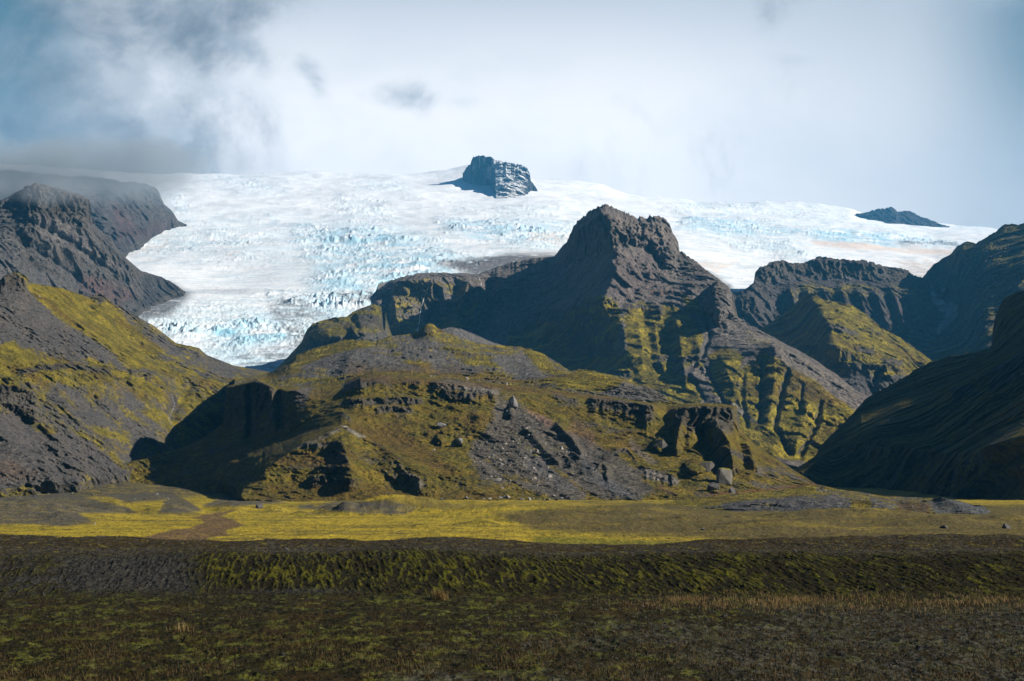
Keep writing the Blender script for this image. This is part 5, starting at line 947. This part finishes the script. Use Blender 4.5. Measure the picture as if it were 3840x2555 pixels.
# loose small stones, far too many to count
def rubble():
    rs = np.random.RandomState(5); tv = []; tf = []; base = 0
    ico = rock_mesh('tmp', R_GREY, 5, 1, .8, .7, 1, 6); cv = np.array([v.co[:] for v in ico.vertices]); cf = np.array([p.vertices[:] for p in ico.polygons]); bpy.data.meshes.remove(ico)
    jobs = [('D', [(2580, 1780), (2800, 1800), (2820, 1870), (2560, 1870)], 260, 3, 10), ('D', [(1750, 1600), (1950, 1560), (2150, 1600), (2400, 1760), (2500, 1850), (2300, 1870), (1900, 1860), (1760, 1800)], 2600, 1.5, 5), ('D', [(1280, 1400), (1900, 1440), (2300, 1500), (2450, 1600), (1900, 1600), (1300, 1560)], 700, 1.5, 5),
            ('F1', [(0, 1150), (300, 1200), (900, 1400), (850, 1600), (560, 1740), (0, 1800)], 2600, 1.5, 5.5), ('GR', [(0, 1845), (1600, 1870), (1580, 1930), (0, 1970)], 900, 2, 6), ('N', [(2500, 1880), (3054, 1830), (3700, 1900), (3780, 1980), (2500, 1950)], 1200, 2, 6),
            ('GR', [(1500, 1890), (3800, 1930), (3800, 2040), (2100, 1990)], 900, 2, 6), ('GR', [(-200, 2053), (4000, 2053), (4000, 2105), (-200, 2105)], 4200, 3, 11), ('GR', [(-200, 2110), (700, 2115), (760, 2215), (-200, 2215)], 1500, 3, 10),
            ('GR', [(-200, 2230), (1500, 2232), (900, 2330), (-200, 2400)], 900, 3, 11), ('GR', [(1700, 2330), (2400, 2250), (4000, 2330), (4000, 2600), (1900, 2600)], 4200, 3, 16), ('E', [(1100, 1340), (1600, 1260), (2100, 1400), (1500, 1400)], 600, 1.5, 5), ('H', [(2560, 1180), (2760, 1170), (3000, 1330), (2700, 1340)], 700, 1.5, 4)]
    for key, poly, n, w0, w1 in jobs:
        xs = [p[0] for p in poly]; ys = [p[1] for p in poly]
        x = rs.uniform(min(xs), max(xs), n * 3); y = rs.uniform(min(ys), max(ys), n * 3); ok = inpoly(x, y, poly) & (fbm(x / 60, y / 30, 3, .6, 8) > rs.uniform(-.5, .35, n * 3)); x, y = x[ok][:n], y[ok][:n]
        U, V, P = SHEETS[key]
        for a, b in zip(x, y):
            if key == 'GR':
                j = int(np.clip((a + 1100) / 3.4, 0, U.shape[1] - 1)); col = V[:, j]
            else: j = int(np.clip(np.searchsorted(U[0], a), 0, U.shape[1] - 1)); col = V[:, j]
            p = P[int(np.argmin(np.abs(col - b))), j]
            s = (w0 + (w1 - w0) * rs.random() ** 2.5) / 2 * p[1] / F; t = rs.uniform(0, 6.28); R = np.array([[cos(t), -sin(t), 0], [sin(t), cos(t), 0], [0, 0, 1]])
            tv.append((cv * rs.uniform(.7, 1.2, 3) * s) @ R.T + p + [0, 0, s * .2]); tf.append(cf + base); base += len(cv)
    tv = np.concatenate(tv); tf = np.concatenate(tf)
    me = bpy.data.meshes.new('rubble'); me.vertices.add(len(tv)); me.vertices.foreach_set('co', tv.reshape(-1).astype(np.float32)); me.loops.add(tf.size); me.loops.foreach_set('vertex_index', tf.reshape(-1).astype(np.int32))
    me.polygons.add(len(tf)); me.polygons.foreach_set('loop_start', (np.arange(len(tf)) * 3).astype(np.int32)); me.update(calc_edges=True); me.materials.append(M_RUB)
    o = bpy.data.objects.new('rubble', me); COL.objects.link(o); o['kind'] = 'stuff'
M_RUB = rock_mat('loose_stone', (.125, .115, .095)); rubble()

# ================================================================== GRASS
def blades(name, pts, h, mat, spread=.5, per=1, rs=np.random.RandomState(3)):
    v = []; f = []
    for p, k in pts:
        for _ in range(per):
            o = p + np.array([rs.normal() * spread, rs.normal() * spread, -0.01]); L = h * rs.uniform(.5, 1.2) * k; t = rs.uniform(0, 6.28); w = .004 + L * .012; ln = rs.uniform(.15, .7) * L
            dx_, dy_ = cos(t), sin(t); a = np.array([w * dy_, -w * dx_, 0]); n = len(v)
            m = o + np.array([dx_ * ln * .35, dy_ * ln * .35, L * .62]); e = o + np.array([dx_ * ln, dy_ * ln, L * .95])
            v += [o - a, o + a, m + a * .7, m - a * .7, e]; f += [(n, n + 1, n + 2, n + 3), (n + 3, n + 2, n + 4)]
    me = bpy.data.meshes.new(name); me.from_pydata([list(x) for x in v], [], f); me.materials.append(mat); ob = bpy.data.objects.new(name, me); COL.objects.link(ob); return ob
def blade_mat(name, c1, c2):
    m = bpy.data.materials.new(name); m.use_nodes = True; T = NT(m.node_tree); T.n.clear(); o = T.node('ShaderNodeOutputMaterial'); b = T.node('ShaderNodeBsdfPrincipled'); b.inputs['Roughness'].default_value = .8
    n = T.noise(T.node('ShaderNodeTexCoord').outputs['Object'], 3.0, 4, .7); T.l.new(T.mix(T.sm(n, .35, .65), c1 + (1,), c2 + (1,)), b.inputs['Base Color']); T.l.new(b.outputs[0], o.inputs[0]); return m
G_STRAW = blade_mat('dry_grass', (.36, .24, .09), (.20, .12, .035)); G_HEATH = blade_mat('heath_grass', (.14, .075, .02), (.075, .06, .012))
def gpt(px, py):
    U, V, P = SHEETS['GR']; j = int(np.clip((px + 1100) / 3.4, 0, U.shape[1] - 1)); return P[int(np.argmin(np.abs(V[:, j] - py))), j]
for px, py, sp, n, h, l in [(1652, 2252, .13, 260, .36, 'large straw-coloured grass tuft at the foot of the moss bank'), (700, 2368, .12, 60, .30, 'thin dry grass tuft on the heath left of centre'), (2580, 2250, .35, 300, .17, 'low golden grass patch below the moss bank right of centre'),
                         (3010, 2255, .3, 220, .2, 'pale grass clump at the right end of the heath edge')]:
    c = gpt(px, py); o = blades('grass_tuft', [(np.zeros(3), 1.0)] * n, h, G_STRAW, sp); o.location = c; o['label'] = l; o['category'] = 'grass tuft'
rs = np.random.RandomState(9); pts = []
for _ in range(5200):
    px, py = rs.uniform(1900, 4100), 2252 + rs.normal() * 16 + 26 * rs.random() ** 2; k = np.clip((px - 1850) / 900, .25, 1)
    if rs.random() < k and perlin(np.array([px / 130]), np.array([py / 16]), 12)[0] > rs.uniform(-.5, .35): pts.append((gpt(px, py), k))
blades('grass', pts, .16, G_STRAW, .12, 3, rs)['kind'] = 'stuff'
pts = [(gpt(rs.uniform(-200, 4050), 2235 + 330 * rs.random() ** .8), 1.0) for _ in range(16000)]
pts = [(p, k) for p, k in pts if perlin(np.array([p[0] / 1.4]), np.array([p[1] / 4]), 6)[0] > rs.uniform(-.35, .25)]
blades('grass', pts, .10, G_HEATH, .10, 3, rs)['kind'] = 'stuff'

# ================================================================== WATERFALLS
wm = bpy.data.materials.new('falling_water'); wm.use_nodes = True; T = NT(wm.node_tree); T.n.clear(); o_ = T.node('ShaderNodeOutputMaterial'); b_ = T.node('ShaderNodeBsdfPrincipled'); b_.inputs['Roughness'].default_value = .4
T.l.new(T.mix(T.noise(T.node('ShaderNodeTexCoord').outputs['Object'], .4, 5, .7), (.45, .52, .58, 1), (.9, .92, .95, 1)), b_.inputs['Base Color']); T.l.new(b_.outputs[0], o_.inputs[0])
def waterfall(key, pts, w, label):
    n = 60; t = np.linspace(0, 1, n); xs = np.interp(t, np.linspace(0, 1, len(pts)), [p[0] for p in pts]) + 1.2 * perlin(t * 14, t * 0, 3); ys = np.interp(t, np.linspace(0, 1, len(pts)), [p[1] for p in pts])
    L = np.array([locate(key, a, b) for a, b in zip(xs, ys)]); Dm = smooth1(L[:, 1], 3, 0); c = P3(xs, ys, Dm - 3.0); V_ = []; F_ = []
    for i in range(n):
        ww = w * (0.6 + .5 * t[i]) * (1 + .4 * perlin(np.array([t[i] * 20]), np.array([.5]), 4)[0])
        for k in range(6): V_.append((c[i][0] + ww * cos(k * pi / 3), c[i][1] + .5 * w * sin(k * pi / 3), c[i][2]))
    for i in range(n - 1):
        for k in range(6): F_.append((i * 6 + k, i * 6 + (k + 1) % 6, i * 6 + 6 + (k + 1) % 6, i * 6 + 6 + k))
    me = bpy.data.meshes.new('waterfall'); me.from_pydata(V_, [], F_); me.materials.append(wm); o = bpy.data.objects.new('waterfall', me); COL.objects.link(o); o['label'] = label; o['category'] = 'waterfall'
waterfall('H', [(1608, 1073), (1593, 1110), (1583, 1140), (1575, 1178), (1573, 1209), (1564, 1243)], .7, 'long thin waterfall down the shaded cliff below the glacier, the left one')
waterfall('H', [(1795, 1039), (1804, 1064), (1810, 1098), (1820, 1133)], .7, 'short bright waterfall beside the mossy rock ribs, the right one')
